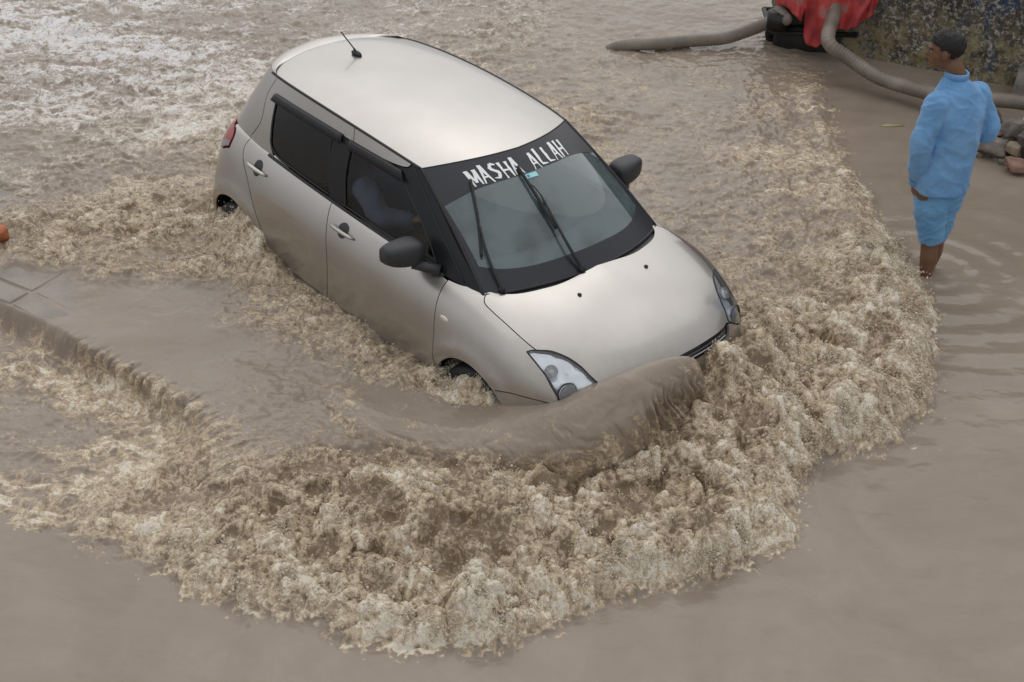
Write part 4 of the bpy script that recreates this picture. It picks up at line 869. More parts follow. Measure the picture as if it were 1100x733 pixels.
    mb = MB(); V, F1, Vm, F2 = both(V, F_); mb.add(V, F2); mb.add(Vm, F1); mb.build('spoiler', M_PAINT, car)
    # windscreen
    def scr(name, ol, m_, off, par=car, **k): return panel(name, SCREEN, ol, m_, par, 'W', centre=True, gap=0, rim=0, off=off, **k)[0]
    ws = scr('windscreen', [[(0, 0), (0, 1.5), (0, 3)], [(0, 3), (1.5, 3), (3, 3)], [(3, 3), (3, 1.5), (3, 0)], [(3, 0), (0, 0)]], M_GLASS, 0)
    scr('sun_strip', [[(0, 0), (0, 1.5), (0, 3)], [(0, 3), (.76, 3)], [(.76, 3), (.60, 2.3), (.48, 1.4), (.42, 0)], [(.42, 0), (0, 0)]], M_STRIP, .002, ws)
    scr('ceramic_border', [[(2.72, 0), (2.73, 1.2), (2.68, 2.2), (2.58, 2.80)], [(2.58, 2.80), (1.5, 2.86), (.76, 2.92)], [(.76, 2.92), (.76, 3)], [(.76, 3), (3, 3)], [(3, 3), (3, 0)], [(3, 0), (2.72, 0)]], M_STRIP, .0015, ws)
    q = np.concatenate([np.stack([np.linspace(0, 3, 40), np.full(40, 3.)], 1), np.stack([np.full(40, 3.), np.linspace(3, 0, 40)], 1)]); P = SCREEN(q)
    P = np.concatenate([P, (P * (1, -1, 1))[::-1]]); MB().tube(P, .009, 8).build('windscreen_seal', M_RUB, ws)
    q = np.stack([np.full(30, 0.), np.linspace(-3, 3, 61)[30:60]], 1); P = SCREEN(np.stack([np.zeros(30), np.linspace(0, 3, 30)], 1)); P = np.concatenate([(P * (1, -1, 1))[::-1], P[1:]]); MB().tube(P, .005, 6).build('windscreen_seal', M_RUB, ws)
    # cowl tray
    P0 = SCREEN(np.stack([np.full(30, 2.99), np.linspace(0, 3, 30)], 1)); V = np.array([P0 + (0.0, 0, -.012), P0 + (.05, 0, -.02)]).reshape(-1, 3); F_ = [[i, i + 1, 30 + i + 1, 30 + i] for i in range(29)]
    mb = MB(); V, F1, Vm, F2 = both(V, F_); mb.add(V, F2); mb.add(Vm, F1); mb.build('cowl_tray', M_PLAS, car)
    # lettering on the strip
    letters(ws)
    # inspection sticker
    sp = lambda u_, y_, o=.0035: screen_pt(u_, y_, o)
    st = [sp(.46, -.085), sp(.46, -.005), sp(.56, -.005), sp(.56, -.085)]
    mk('sticker', st, [[0, 3, 2, 1]], mat('pale_cyan_sticker', (.35, .70, .76), .5), ws)
    st = [sp(.485, -.075, .005), sp(.485, -.060, .005), sp(.535, -.060, .005), sp(.535, -.075, .005)]; mk('sticker_mark', st, [[0, 3, 2, 1]], mat('sticker_blue', (.05, .2, .45), .5), ws)
    # wipers
    for (arm, blade) in ((((2.97, -.555), (2.5, -.535), (1.55, -.475)), ((2.42, -.555), (1.4, -.465), (.33, -.372))),
                         (((2.97, -.10), (2.6, -.118), (1.15, -.095)), ((2.20, -.118), (1.2, -.115), (.30, -.097)))):
        w = empty('wiper', (0, 0, 0)); w.parent = car
        Pa = crom([sp(arm[0][0], arm[0][1], .02), sp(arm[1][0], arm[1][1], .04), sp(arm[2][0], arm[2][1], .036)], 8); MB().tube(Pa, np.linspace(.011, .006, len(Pa)), 8).build('wiper_arm', M_RUB, w)
        Pb = crom([sp(blade[0][0], blade[0][1], .02), sp(blade[1][0], blade[1][1], .024), sp(blade[2][0], blade[2][1], .02)], 10); V, F_ = tube_geo(Pb, .0085, 8, True, flat=1.3); mk('wiper_blade', V, F_, M_RUB, w)
        MB().tube([sp(2.97, arm[0][1], .0), sp(2.97, arm[0][1], .03)], .018, 14).build('pivot', M_RUB, w)
        c1 = Pb[6]; c2 = Pb[-6]; mid = Pa[-1]; MB().tube([c1, (c1 + mid) / 2 + (0, 0, .012), mid, (c2 + mid) / 2 + (0, 0, .012), c2], .004, 6).build('blade_bracket', M_RUB, w)
    # washer jets
    for y_ in (-.25, .25):
        V, F_ = ellipsoid((.014, .011, .007), 12, 8); x_ = 1.415; mk('washer_jet', V + (x_, y_, bonnet_z(y_) + .003), F_, M_RUB, car)
    # aerial
    ae = empty('aerial', (-.99, 0, 1.497)); ae.parent = car
    V, F_ = ellipsoid((.05, .022, .018), 14, 8); mk('aerial_base', V + (-.99, 0, 1.497), F_, M_RUB, ae)
    MB().tube(crom([(-.985, 0, 1.505), (-1.03, -.015, 1.55), (-1.085, -.05, 1.625)], 6), [.006] * 4 + [.004] * 9, 8).build('aerial_rod', M_RUB, ae)
    # ---- interior
    mb = MB()
    Pd = []
    for k, (dx, z_) in enumerate(((0, -.06), (-.16, -.055), (-.30, -.05), (-.40, -.10), (-.42, -.3), (-.40, -.5))):
        t = np.linspace(-1, 1, 30); b_ = SCREEN(np.stack([np.full(30, 2.9), np.abs(t) * 2.9], 1)); b_[:, 1] = np.sign(t) * np.abs(b_[:, 1]) * .99
        r = b_.copy(); r[:, 0] = r[:, 0] * (1 - min(1, k / 3) * .35) + (1.0) * min(1, k / 3) * .35 + dx; r[:, 2] = .985 + z_ + .02 * np.exp(-((t + .5) / .25) ** 2) * (k in (2, 3)); r[:, 1] *= 1 - .02 * k; Pd.append(r)
    V = np.array(Pd).reshape(-1, 3); F_ = [[k * 30 + i, k * 30 + i + 1, (k + 1) * 30 + i + 1, (k + 1) * 30 + i] for k in range(5) for i in range(29)]
    mk('dashboard', V, F_, M_DASH, car)
    for y_ in (-.36, .36):
        s_ = empty('front_seat', (-.2, y_, .45)); s_.parent = car
        MB().box((-.05, y_, .52), (.50, .50, .16), bev=.35).build('seat_cushion', M_SEAT, s_)
        c_, s2 = math.cos(.35), math.sin(.35); R_ = np.array([[c_, 0, -s2], [0, 1, 0], [s2, 0, c_]])
        MB().box((-.40, y_, .83), (.14, .48, .60), R_, bev=.4).build('backrest', M_SEAT, s_)
        MB().box((-.55, y_, 1.20), (.09, .26, .17), R_, bev=.45).build('head_restraint', M_SEAT, s_)
    s_ = empty('rear_seat', (-1.1, 0, .45)); s_.parent = car
    MB().box((-.95, 0, .55), (.50, 1.25, .18), bev=.35).build('seat_cushion', M_SEAT, s_); MB().box((-1.27, 0, .83), (.14, 1.2, .55), bev=.3).build('backrest', M_SEAT, s_)
    # steering wheel (right-hand drive)
    c = np.array((.42, -.36, .93)); n3 = np.array((-.85, 0, .45)); n3 /= np.linalg.norm(n3); e1 = np.array((0, 1., 0)); e2 = np.cross(n3, e1)
    P = [c + .18 * (math.cos(a_) * e1 + math.sin(a_) * e2) for a_ in np.linspace(0, 2 * math.pi, 33)]; sw = MB(); sw.tube(P, .014, 8, False)
    for a_ in (0, 2.1, 4.2): sw.tube([c, c + .17 * (math.cos(a_) * e1 + math.sin(a_) * e2)], .014, 6)
    sw.tube([c - n3 * .02, c + n3 * .015], .055, 16); sw.tube([c, c - n3 * .25], .025, 10); sw.build('steering_wheel', M_PLAS, car)
    # cabin mirror
    MB().box((.62, 0, 1.30), (.03, .22, .06), bev=.4).build('cabin_mirror', M_PLAS, car)
    return car

M_LENS_AMB = mat('pale_indicator_lens', (.72, .69, .60), .2, coat=.8)

def ellipsoid(r, n=16, m=8):
    V = [(0, 0, -r[2])]
    for i in range(1, m):
        a = -math.pi / 2 + math.pi * i / m
        for k in range(n): t = 2 * math.pi * k / n; V.append((r[0] * math.cos(a) * math.cos(t), r[1] * math.cos(a) * math.sin(t), r[2] * math.sin(a)))
    V.append((0, 0, r[2])); F_ = [[0, 1 + (k + 1) % n, 1 + k] for k in range(n)]
    for i in range(m - 2):
        for k in range(n): a = 1 + i * n; F_.append([a + k, a + (k + 1) % n, a + n + (k + 1) % n, a + n + k])
    a = 1 + (m - 2) * n; F_ += [[a + k, a + (k + 1) % n, len(V) - 1] for k in range(n)]
    return np.array(V), F_

_g = {}
def _lowergrid():
    if not _g:
        u = np.linspace(0, LOWER.U, 400); v = np.linspace(0, 4.3, 160); UV = np.stack(np.meshgrid(u, v, indexing='ij'), -1); _g['uv'] = UV; _g['X'] = LOWER(UV)
    return _g
def xz_to_uv(x, z):
    g = _lowergrid(); X = g['X']; d = (X[..., 0] - x) ** 2 + (X[..., 2] - z) ** 2 + (X[..., 1] < .55) * 9
    k = np.unravel_index(d.argmin(), d.shape); uv = g['uv'][k].copy()
    for _ in range(5):
        r = LOWER(uv); a, b = LOWER.jac(uv); J = np.array([[a[0], b[0]], [a[2], b[2]]]); uv = np.clip(uv - np.clip(np.linalg.lstsq(J, np.array((r[0] - x, r[2] - z)), rcond=.01)[0], -.2, .2), 0, [LOWER.U, LOWER.V])
    return uv
def xz_y(x, z): return float(LOWER(xz_to_uv(x, max(z, .2)))[1])
def bonnet_z(y):
    u = np.linspace(3, 4.9, 60); v = np.linspace(5, 6, 60); UV = np.stack(np.meshgrid(u, v, indexing='ij'), -1); X = LOWER(UV); d = (X[..., 0] - 1.415) ** 2 + (X[..., 1] - abs(y)) ** 2
    return float(X[np.unravel_index(d.argmin(), d.shape)][2])
def screen_pt(u_, y_, o=.0):
    v = np.linspace(0, 3, 200); X = SCREEN(np.stack([np.full(200, u_), v], 1)); k = np.abs(X[:, 1] - abs(y_)).argmin(); n_ = SCREEN.normal(np.array((u_, v[k]))); n_ = n_ * np.sign(n_[2])
    p = X[k] + n_ * o; p[1] = math.copysign(p[1], y_) if y_ else p[1]; return p

def mirror_geo(sy):
    # a rounded shell: superellipse sections along y, flat at the back where the glass sits
    rows = []; 
    for t in np.linspace(0, 1, 12):
        y = .735 + .225 * t; w = (1 - abs(2 * t - 1) ** 4 * .30) * (1.04 - .16 * t) ; w *= (1 if t < .5 else 1 - .12 * (t - .5) * 2)
        for k in range(20):
            a = 2 * math.pi * k / 20; ca, sa = math.cos(a), math.sin(a); e = .52
            x = .105 * w * math.copysign(abs(ca) ** e, ca); z = .076 * w * math.copysign(abs(sa) ** e, sa)
            if x < 0: x *= .38
            rows.append((.60 + .02 * t * -1 + x, y, 1.065 + z + .012 * t))
    V = np.array(rows) * (1, sy, 1); F_ = [[i * 20 + k, i * 20 + (k + 1) % 20, (i + 1) * 20 + (k + 1) % 20, (i + 1) * 20 + k] for i in range(11) for k in range(20)]
    F_ += [list(range(20))[::-1], [220 + k for k in range(20)]]
    n0 = len(V); Vt, Ft = tube_geo(np.array([(.76, .695, .975), (.71, .74, .985), (.65, .80, 1.01)]) * (1, sy, 1), [.034, .030, .035], 10)
    V = np.vstack([V, Vt]); F_ = F_ + [[i + n0 for i in f] for f in Ft]
    G = [(.60 - .034, .80, 1.02), (.60 - .034, .945, 1.03), (.60 - .036, .945, 1.12), (.60 - .034, .80, 1.115)]
    G = np.array(G) * (1, sy, 1); return (V, F_), (G, [[0, 1, 2, 3]] if sy < 0 else [[3, 2, 1, 0]])

def letters(parent):
    """hand-cut white letters with pointed strokes: MASHA ALLAH"""
    # strokes: (x0,y0,w0, x1,y1,w1) in a unit box
    G = {'M': [(.10, 1.02, .20, .12, -.08, .07), (.10, 1.0, .22, .48, .18, .10), (.84, .98, .10, .46, .16, .16), (.84, 1.0, .22, .92, -.04, .07)],
         'A': [(.46, 1.04, .16, .06, -.08, .08), (.44, 1.02, .24, .90, -.12, .08), (.22, .34, .15, .78, .30, .09)],
         'S': [(.86, .88, .08, .40, .98, .20), (.40, .98, .20, .16, .72, .20), (.16, .74, .18, .78, .38, .20), (.78, .40, .20, .50, .02, .16), (.54, .06, .18, .04, .12, .06)],
         'H': [(.12, 1.02, .20, .16, -.10, .08), (.82, .98, .20, .86, -.06, .08), (.12, .50, .17, .84, .46, .12)],
         'L': [(.16, 1.04, .22, .22, .06, .15), (.18, .10, .18, .90, .02, .06)]}
    txt = 'MASHA ALLAH'; y0, y1 = -.372, .300; adv = (y1 - y0) / (len(txt) - .15)
    mb = MB(); words_ = [mb]; rr = random.Random(4)
    for i, ch in enumerate(txt):
        if ch == ' ':
            words_.append(MB()); mb = words_[-1]; continue
        ys = y0 + adv * i; w = adv * .92; dz = rr.uniform(-.03, .03); hgt = rr.uniform(.95, 1.06)
        for (xa, ya, wa, xb, yb, wb) in G[ch]:
            a = np.array((xa * w, ya)); b = np.array((xb * w, yb)); nseg = 4; L_ = []; R_ = []
            H = .118                                     # letter height in metres along the glass
            am = np.array((a[0], a[1] * H)); bm_ = np.array((b[0], b[1] * H)); d = bm_ - am; d /= np.linalg.norm(d); nr = np.array((-d[1], d[0]))
            for t in np.linspace(0, 1, nseg + 1):
                c = am + (bm_ - am) * t; ww = (wa + (wb - wa) * t) * w * .86 * (1 + rr.uniform(-.1, .1)); L_.append(c + nr * ww); R_.append(c - nr * ww)
            pts = L_ + R_[::-1]; V = []
            for q in pts:
                yy = ys + q[0]; uu = .400 - (q[1] / H * hgt + dz) * .285 + .03 * (abs(yy) / .37) ** 2
                V.append(screen_pt(max(uu, .02), yy, .0045 + .0002 * len(mb.v) / 10))
            n = nseg + 1; mb.add(V, [[k, k + 1, 2 * n - 2 - k, 2 * n - 1 - k] for k in range(nseg)])
    import bmesh
    for w_ in words_:
        o = w_.build('banner_word', M_WHITE, parent, False); b = bmesh.new(); b.from_mesh(o.data)
        for f in b.faces:
            f.normal_update()
            if f.normal.z < 0: f.normal_flip()
        b.to_mesh(o.data); b.free()

# ------------------------------------------------------------------ setting: ground, median, wall
RD = np.array((.6554, .7553, 0)); AW = np.array((-.7553, .6554, 0)); UPV = np.array((0, 0, 1.))
M_GROUND = mat('wet_road', (.05, .047, .042), .6, bump=.4, bscale=30, var=.2, vscale=3)
M_CONC = mat('wet_silty_concrete', (.215, .182, .150), .28, bump=.5, bscale=35, var=.18, vscale=5)
M_CONC_D = mat('dark_wet_kerb_face', (.10, .085, .07), .35, bump=.7, bscale=45, var=.3, vscale=9)

def build_ground():
    # one sheet to the horizon, with the shallow footway where the man stands
    xs = np.concatenate([[-400, -60], np.arange(-8, 8.01, .5), [60, 400]]); X, Y = np.meshgrid(xs, xs, indexing='ij')
    Z = .14 * sst(2.2, 3.6, Y + .6 * X) * sst(9, 6, np.abs(X)) - .02
    n = len(xs); F_ = [[i * n + j, (i + 1) * n + j, (i + 1) * n + j + 1, i * n + j + 1] for i in range(n - 1) for j in range(n - 1)]
    tag(mk('road', np.stack([X, Y, Z], -1).reshape(-1, 3), F_, M_GROUND), kind='structure')
    # median: a row of kerb stones along the lip with paving behind
    lip = np.array([(-9.0, -4.93)] + LIP[:1] + LIP[1:]); d = np.hypot(*np.diff(lip, axis=0).T); s = np.concatenate([[0], np.cumsum(d)])
    at = lambda t: np.array([np.interp(t, s, lip[:, 0]), np.interp(t, s, lip[:, 1])])
    mb = MB(); pv = MB(); t = 0; rr = random.Random(2); tend = s[-1] - .55
    while t < tend:
        L_ = min(.62, tend - t); a, b = at(t + .002), at(t + L_ - .002); u = (b - a) / np.linalg.norm(b - a); n_ = np.array((-u[1], u[0])); tilt = rr.uniform(-.004, .004)
        def stone(mb_, o0, o1, z1, bev):
            c = (a + b) / 2 + n_ * (o0 + o1) / 2; Rm = np.array([[u[0], n_[0], 0], [u[1], n_[1], 0], [0, 0, 1]])
            mb_.box((c[0], c[1], z1 / 2 - .1), (np.linalg.norm(b - a), o1 - o0 - .008, z1 + .2), Rm, bev=bev)
        stone(mb, .0, .175, .333 + tilt, .09); stone(pv, .18, .62, .331 + tilt * .5, .03); stone(pv, .625, 1.05, .327 - tilt, .03)
        t += L_
    tag(mb.build('kerb', M_CONC, None, False), kind='structure'); tag(pv.build('median_paving', M_CONC, None, False), kind='structure')

def wall_material():
    m, n, p, N, L = nodes('stained_painted_wall'); tc = N.new('ShaderNodeTexCoord').outputs['Object']
    def noise(sc, det, rough=.6, dist=0): t = N.new('ShaderNodeTexNoise'); t.inputs['Scale'].default_value = sc; t.inputs['Detail'].default_value = det; t.inputs['Roughness'].default_value = rough; t.inputs['Distortion'].default_value = dist; L.new(tc, t.inputs['Vector']); return t.outputs['Fac']
    def ramp(f, a, b): r = N.new('ShaderNodeMapRange'); r.inputs[1].default_value = a; r.inputs[2].default_value = b; L.new(f, r.inputs[0]); return r.outputs[0]
    def mix(f, a, b):
        x = N.new('ShaderNodeMix'); x.data_type = 'RGBA'; L.new(f, x.inputs['Factor'])
        for i, c in ((6, a), (7, b)):
            if isinstance(c, tuple): x.inputs[i].default_value = (*c, 1)
            else: L.new(c, x.inputs[i])
        return x.outputs[2]
    c = mix(ramp(noise(3.0, 6), .42, .56), (.035, .030, .026), (.085, .07, .055))
    c = mix(ramp(noise(1.7, 5, .6, 1), .52, .60), c, (.035, .055, .10))           # old blue paint
    sp = N.new('ShaderNodeSeparateXYZ'); L.new(tc, sp.inputs[0])
    c = mix(ramp(noise(26, 9, .85), .51, .57), c, (.42, .40, .33))            # pale render flecks
    lo = N.new('ShaderNodeMapRange'); lo.inputs[1].default_value = .95; lo.inputs[2].default_value = .45; L.new(sp.outputs['Z'], lo.inputs[0])
    mu = N.new('ShaderNodeMath'); mu.operation = 'MULTIPLY'; L.new(lo.outputs[0], mu.inputs[0]); L.new(ramp(noise(8, 8, .7), .44, .60), mu.inputs[1])
    c = mix(mu.outputs[0], c, (.26, .215, .11))
    L.new(c, p.inputs['Base Color']); p.inputs['Roughness'].default_value = .8
    b = N.new('ShaderNodeBump'); b.inputs['Strength'].default_value = .9; b.inputs['Distance'].default_value = .02; L.new(noise(14, 8, .7), b.inputs['Height']); L.new(b.outputs[0], p.inputs['Normal'])
    return m

def build_wall():
    A = np.array((-1.05, 4.98)); B = np.array((4.4, 7.32)); u = (B - A) / np.linalg.norm(B - A); n_ = np.array((u[1], -u[0]))
    L_ = np.linalg.norm(B - A); nu, nz = 180, 110; th = .28
    t = np.linspace(0, L_, nu); z = np.linspace(-.1, 2.6, nz); T, Z = np.meshgrid(t, z, indexing='ij')
    d = .025 * fbm(T * 2.5, Z * 2.5, 4, 301) + .012 * fbm(T * 14, Z * 14, 3, 302) + .05 * sst(.75, .35, Z) * (fbm(T * 4, Z * 4, 3, 303) + .6)
    fr = np.stack([A[0] + u[0] * T + n_[0] * d, A[1] + u[1] * T + n_[1] * d, Z], -1).reshape(-1, 3)
    q = [[i * nz + j, i * nz + j + 1, (i + 1) * nz + j + 1, (i + 1) * nz + j][::-1] for i in range(nu - 1) for j in range(nz - 1)]
    bk = [(A[0] - n_[0] * th, A[1] - n_[1] * th, zz) for zz in (-.1, 2.6)] + [(B[0] - n_[0] * th, B[1] - n_[1] * th, zz) for zz in (-.1, 2.6)]
    n0 = len(fr); V = np.vstack([fr, bk]); col0 = list(range(nz)); col1 = [(nu - 1) * nz + j for j in range(nz)]
    q += [col0 + [n0 + 1, n0], (col1 + [n0 + 3, n0 + 2])[::-1], [n0, n0 + 1, n0 + 3, n0 + 2], [i * nz + nz - 1 for i in range(nu)][::-1] + [n0 + 1, n0 + 3][::1]]
    tag(mk('masonry_wall', V, q, wall_material()), 'dark weathered wall with peeling blue paint and pale stains behind the man', 'wall')
    # rough concrete footing
    mb = MB(); 
    tt = np.linspace(1.5, L_, 60); rows = []
    for o_, zz in ((.02, .50), (.16, .47), (.24, .40), (.27, .1)):
        for k, s_ in enumerate(tt):
            w = .03 * perlin(np.array([s_ * 3.]), np.array([zz * 7.]), seed=5)[0] + .015 * perlin(np.array([s_ * 11.]), np.array([zz * 17.]), seed=6)[0]
            p = A + u * s_ + n_ * (o_ + w + .03); rows.append((p[0], p[1], zz + w))
    V = np.array(rows); F_ = [[k * 60 + i, k * 60 + i + 1, (k + 1) * 60 + i + 1, (k + 1) * 60 + i][::-1] for k in range(3) for i in range(59)]
    mb.add(V, F_); o = mb.build('wall_footing', mat('grey_footing', (.17, .15, .125), .6, bump=.9, bscale=40, var=.3, vscale=12)); 
    tag(o, 'rough grey concrete footing ledge along the foot of the stained wall', 'ledge')

def stone_geo(size, seed, n=3, rough=.16, boxy=.0):
    rs = np.random.default_rng(seed)
    V, F_ = MB().box((0, 0, 0), (2, 2, 2), bev=.10).v[0], None
    # subdivided cube pushed towards a broken block
    g = np.linspace(-1, 1, 9); P = []; Fs = []; 
    for ax in range(3):
        for sg in (-1, 1):
            b = len(P)
            for a in g:
                for c in g:
                    p = [0, 0, 0]; p[ax] = sg; p[(ax + 1) % 3] = a; p[(ax + 2) % 3] = c; P.append(p)
            for i in range(8):
                for j in range(8):
                    f = [b + i * 9 + j, b + (i + 1) * 9 + j, b + (i + 1) * 9 + j + 1, b + i * 9 + j + 1]; Fs.append(f if sg > 0 else f[::-1])
    P = np.array(P, float); r = np.linalg.norm(P, axis=1, keepdims=True); sp = P / r; P = P * (.80 - boxy) / 1 * .9 + sp * (.35)
    # chop with random planes
    for _ in range(6):
        nrm = rs.normal(size=3); nrm /= np.linalg.norm(nrm); dd = rs.uniform(.72, 1.0); h = P @ nrm - dd; P = P - np.clip(h, 0, None)[:, None] * nrm
    o = rs.uniform(0, 50, 3); nz = perlin(P[:, 0] * 1.7 + o[0], P[:, 1] * 1.7 + o[1], P[:, 2] * 1.7 + o[2], seed=seed) * rough + perlin(P[:, 0] * 6 + o[0], P[:, 1] * 6 + o[1], P[:, 2] * 6 + o[2], seed=seed) * rough * .25
    P = P + P / (np.linalg.norm(P, axis=1, keepdims=True) + 1e-9) * nz[:, None]
    return P * np.array(size) / 2, Fs

def merge_by_distance(o, d=1e-4):
    import bmesh
    b = bmesh.new(); b.from_mesh(o.data); bmesh.ops.remove_doubles(b, verts=b.verts, dist=d); b.to_mesh(o.data); b.free()

def build_rubble():
    mats = {'grey': mat('grey_rubble', (.20, .175, .15), .7, bump=.8, bscale=30, var=.3, vscale=12), 'red': mat('red_brick', (.25, .145, .11), .75, bump=.7, bscale=45, var=.3, vscale=10), 'tan': mat('tan_rubble', (.30, .235, .17), .75, bump=.8, bscale=30, var=.3, vscale=12), 'dark': mat('dark_rubble', (.10, .088, .078), .6, bump=.8, bscale=30, var=.3, vscale=12)}
    # (px position baked to world) x, y, z, size xyz, yaw, colour, label
    items = [(0.80, 4.60, .40, (.17, .12, .11), .4, 'dark', 'dark rounded stone highest in the heap just under the wall footing'),
             (0.66, 4.50, .35, (.20, .12, .08), .9, 'red', 'pinkish brick lying flat nearest the man in the rubble heap'),
             (0.62, 4.36, .29, (.14, .12, .10), .2, 'tan', 'small tan stone at the water end of the rubble heap beside the man'),
             (0.76, 4.36, .31, (.16, .13, .12), 1.2, 'tan', 'ochre broken stone second from the man in the rubble heap'),
             (0.90, 4.47, .36, (.20, .11, .08), .6, 'red', 'red brick sloping across the middle of the rubble heap'),
             (1.00, 4.34, .31, (.24, .16, .14), .5, 'grey', 'big grey brown block at the front of the rubble heap'),
             (1.04, 4.54, .42, (.16, .13, .12), 1.0, 'grey', 'grey lump beside the pale pipe in the rubble heap'),
             (1.26, 4.45, .40, (.18, .14, .16), .1, 'dark', 'black stone at the frame edge of the rubble heap'),
             (1.28, 4.26, .30, (.16, .13, .10), .7, 'red', 'terracotta brick half sunk at the outer end of the heap'),
             (1.18, 4.38, .34, (.12, .10, .10), .3, 'tan', 'small tan chunk wedged behind the big grey brown block')]
    hid = [(1.5, 4.5, .34, (.24, .18, .14), .4, 'grey', 'grey block lying beyond the black stone along the wall'), (1.75, 4.62, .36, (.2, .16, .14), 1.4, 'tan', 'tan block farthest along the wall from the man'), (1.55, 4.34, .28, (.2, .14, .1), 1.0, 'dark', 'dark slab awash at the far end of the rubble')]
    for k, (x, y, z, s_, yaw, c, lab) in enumerate(items + hid):
        V, F_ = stone_geo(s_, 40 + k, rough=.13); cy, sy = math.cos(yaw), math.sin(yaw); Rm = np.array([[cy, -sy, 0], [sy, cy, 0], [0, 0, 1]]); tl = .25 * math.sin(k * 2.1); Rt = np.array([[1, 0, 0], [0, math.cos(tl), -math.sin(tl)], [0, math.sin(tl), math.cos(tl)]])
        name = 'broken_brick' if c == 'red' else 'rubble_stone'
        e = mk(name, V @ (Rm @ Rt).T, F_, mats[c]); merge_by_distance(e, 1e-4); e.location = (x - .045, y - .05, z + .045)
        tag(e, lab, 'brick' if c == 'red' else 'stone', 'bricks and stones heaped at the wall foot')
    # bed of smaller broken stuff under them
    P = []; mb = MB()
    rs = np.random.default_rng(9)
    for k in range(150):
        t = rs.uniform(.45, 1.9); x, y = t, 4.45 + .12 * (t - .8) + rs.uniform(-.20, .24)
        V, F_ = stone_geo(np.array((.09, .07, .06)) * rs.uniform(.5, 1.4), 200 + k, rough=.15); a = rs.uniform(0, 3); Rm = np.array([[math.cos(a), -math.sin(a), 0], [math.sin(a), math.cos(a), 0], [0, 0, 1]])
        mb.add(V @ Rm.T + (x - .045, y - .05, .25 + .06 * rs.random() + .25 * max(0, y - 4.45 - .12 * (t - .8))), F_)
    o = mb.build('rubble_fragments', mats['grey']); merge_by_distance(o); tag(o, 'small broken fragments packed under the heaped bricks and stones', 'rubble', kind='stuff')
    # pale pipe end
    P = crom([(1.00, 4.62, .47), (1.2, 4.66, .48), (1.6, 4.80, .48), (2.4, 5.1, .48)], 6); V, F_ = tube_geo(P, .062, 16, True); mb = MB(); mb.add(V, F_)
    V2, F2 = tube_geo([P[0] - (P[1] - P[0]) * .01, P[1]], .070, 16, True); mb.add(V2, F2)
    o = mb.build('drain_pipe', mat('pale_plastic_pipe', (.52, .49, .45), .45, var=.15, vscale=9, bump=.1)); tag(o, 'pale grey pipe end lying on top of the rubble', 'pipe')

def hose(name, P, r, label, k=10):
    P = crom(P, k); L_ = np.concatenate([[0], np.cumsum(np.linalg.norm(np.diff(P, axis=0), axis=1))]); n = int(L_[-1] / .006); s = np.linspace(0, L_[-1], n)
    Q = np.stack([np.interp(s, L_, P[:, i]) for i in range(3)], 1)
    rad = r * (1 + .035 * np.sin(s * 2 * math.pi / .028)); V, F_ = tube_geo(Q, rad, 18)
    o = mk(name, V, F_, M_HOSE); tag(o, label, 'hose', 'suction hoses of the pump'); return o
M_HOSE = mat('muddy_ribbed_hose', (.215, .18, .145), .5, bump=.3, bscale=30, var=.22, vscale=4)

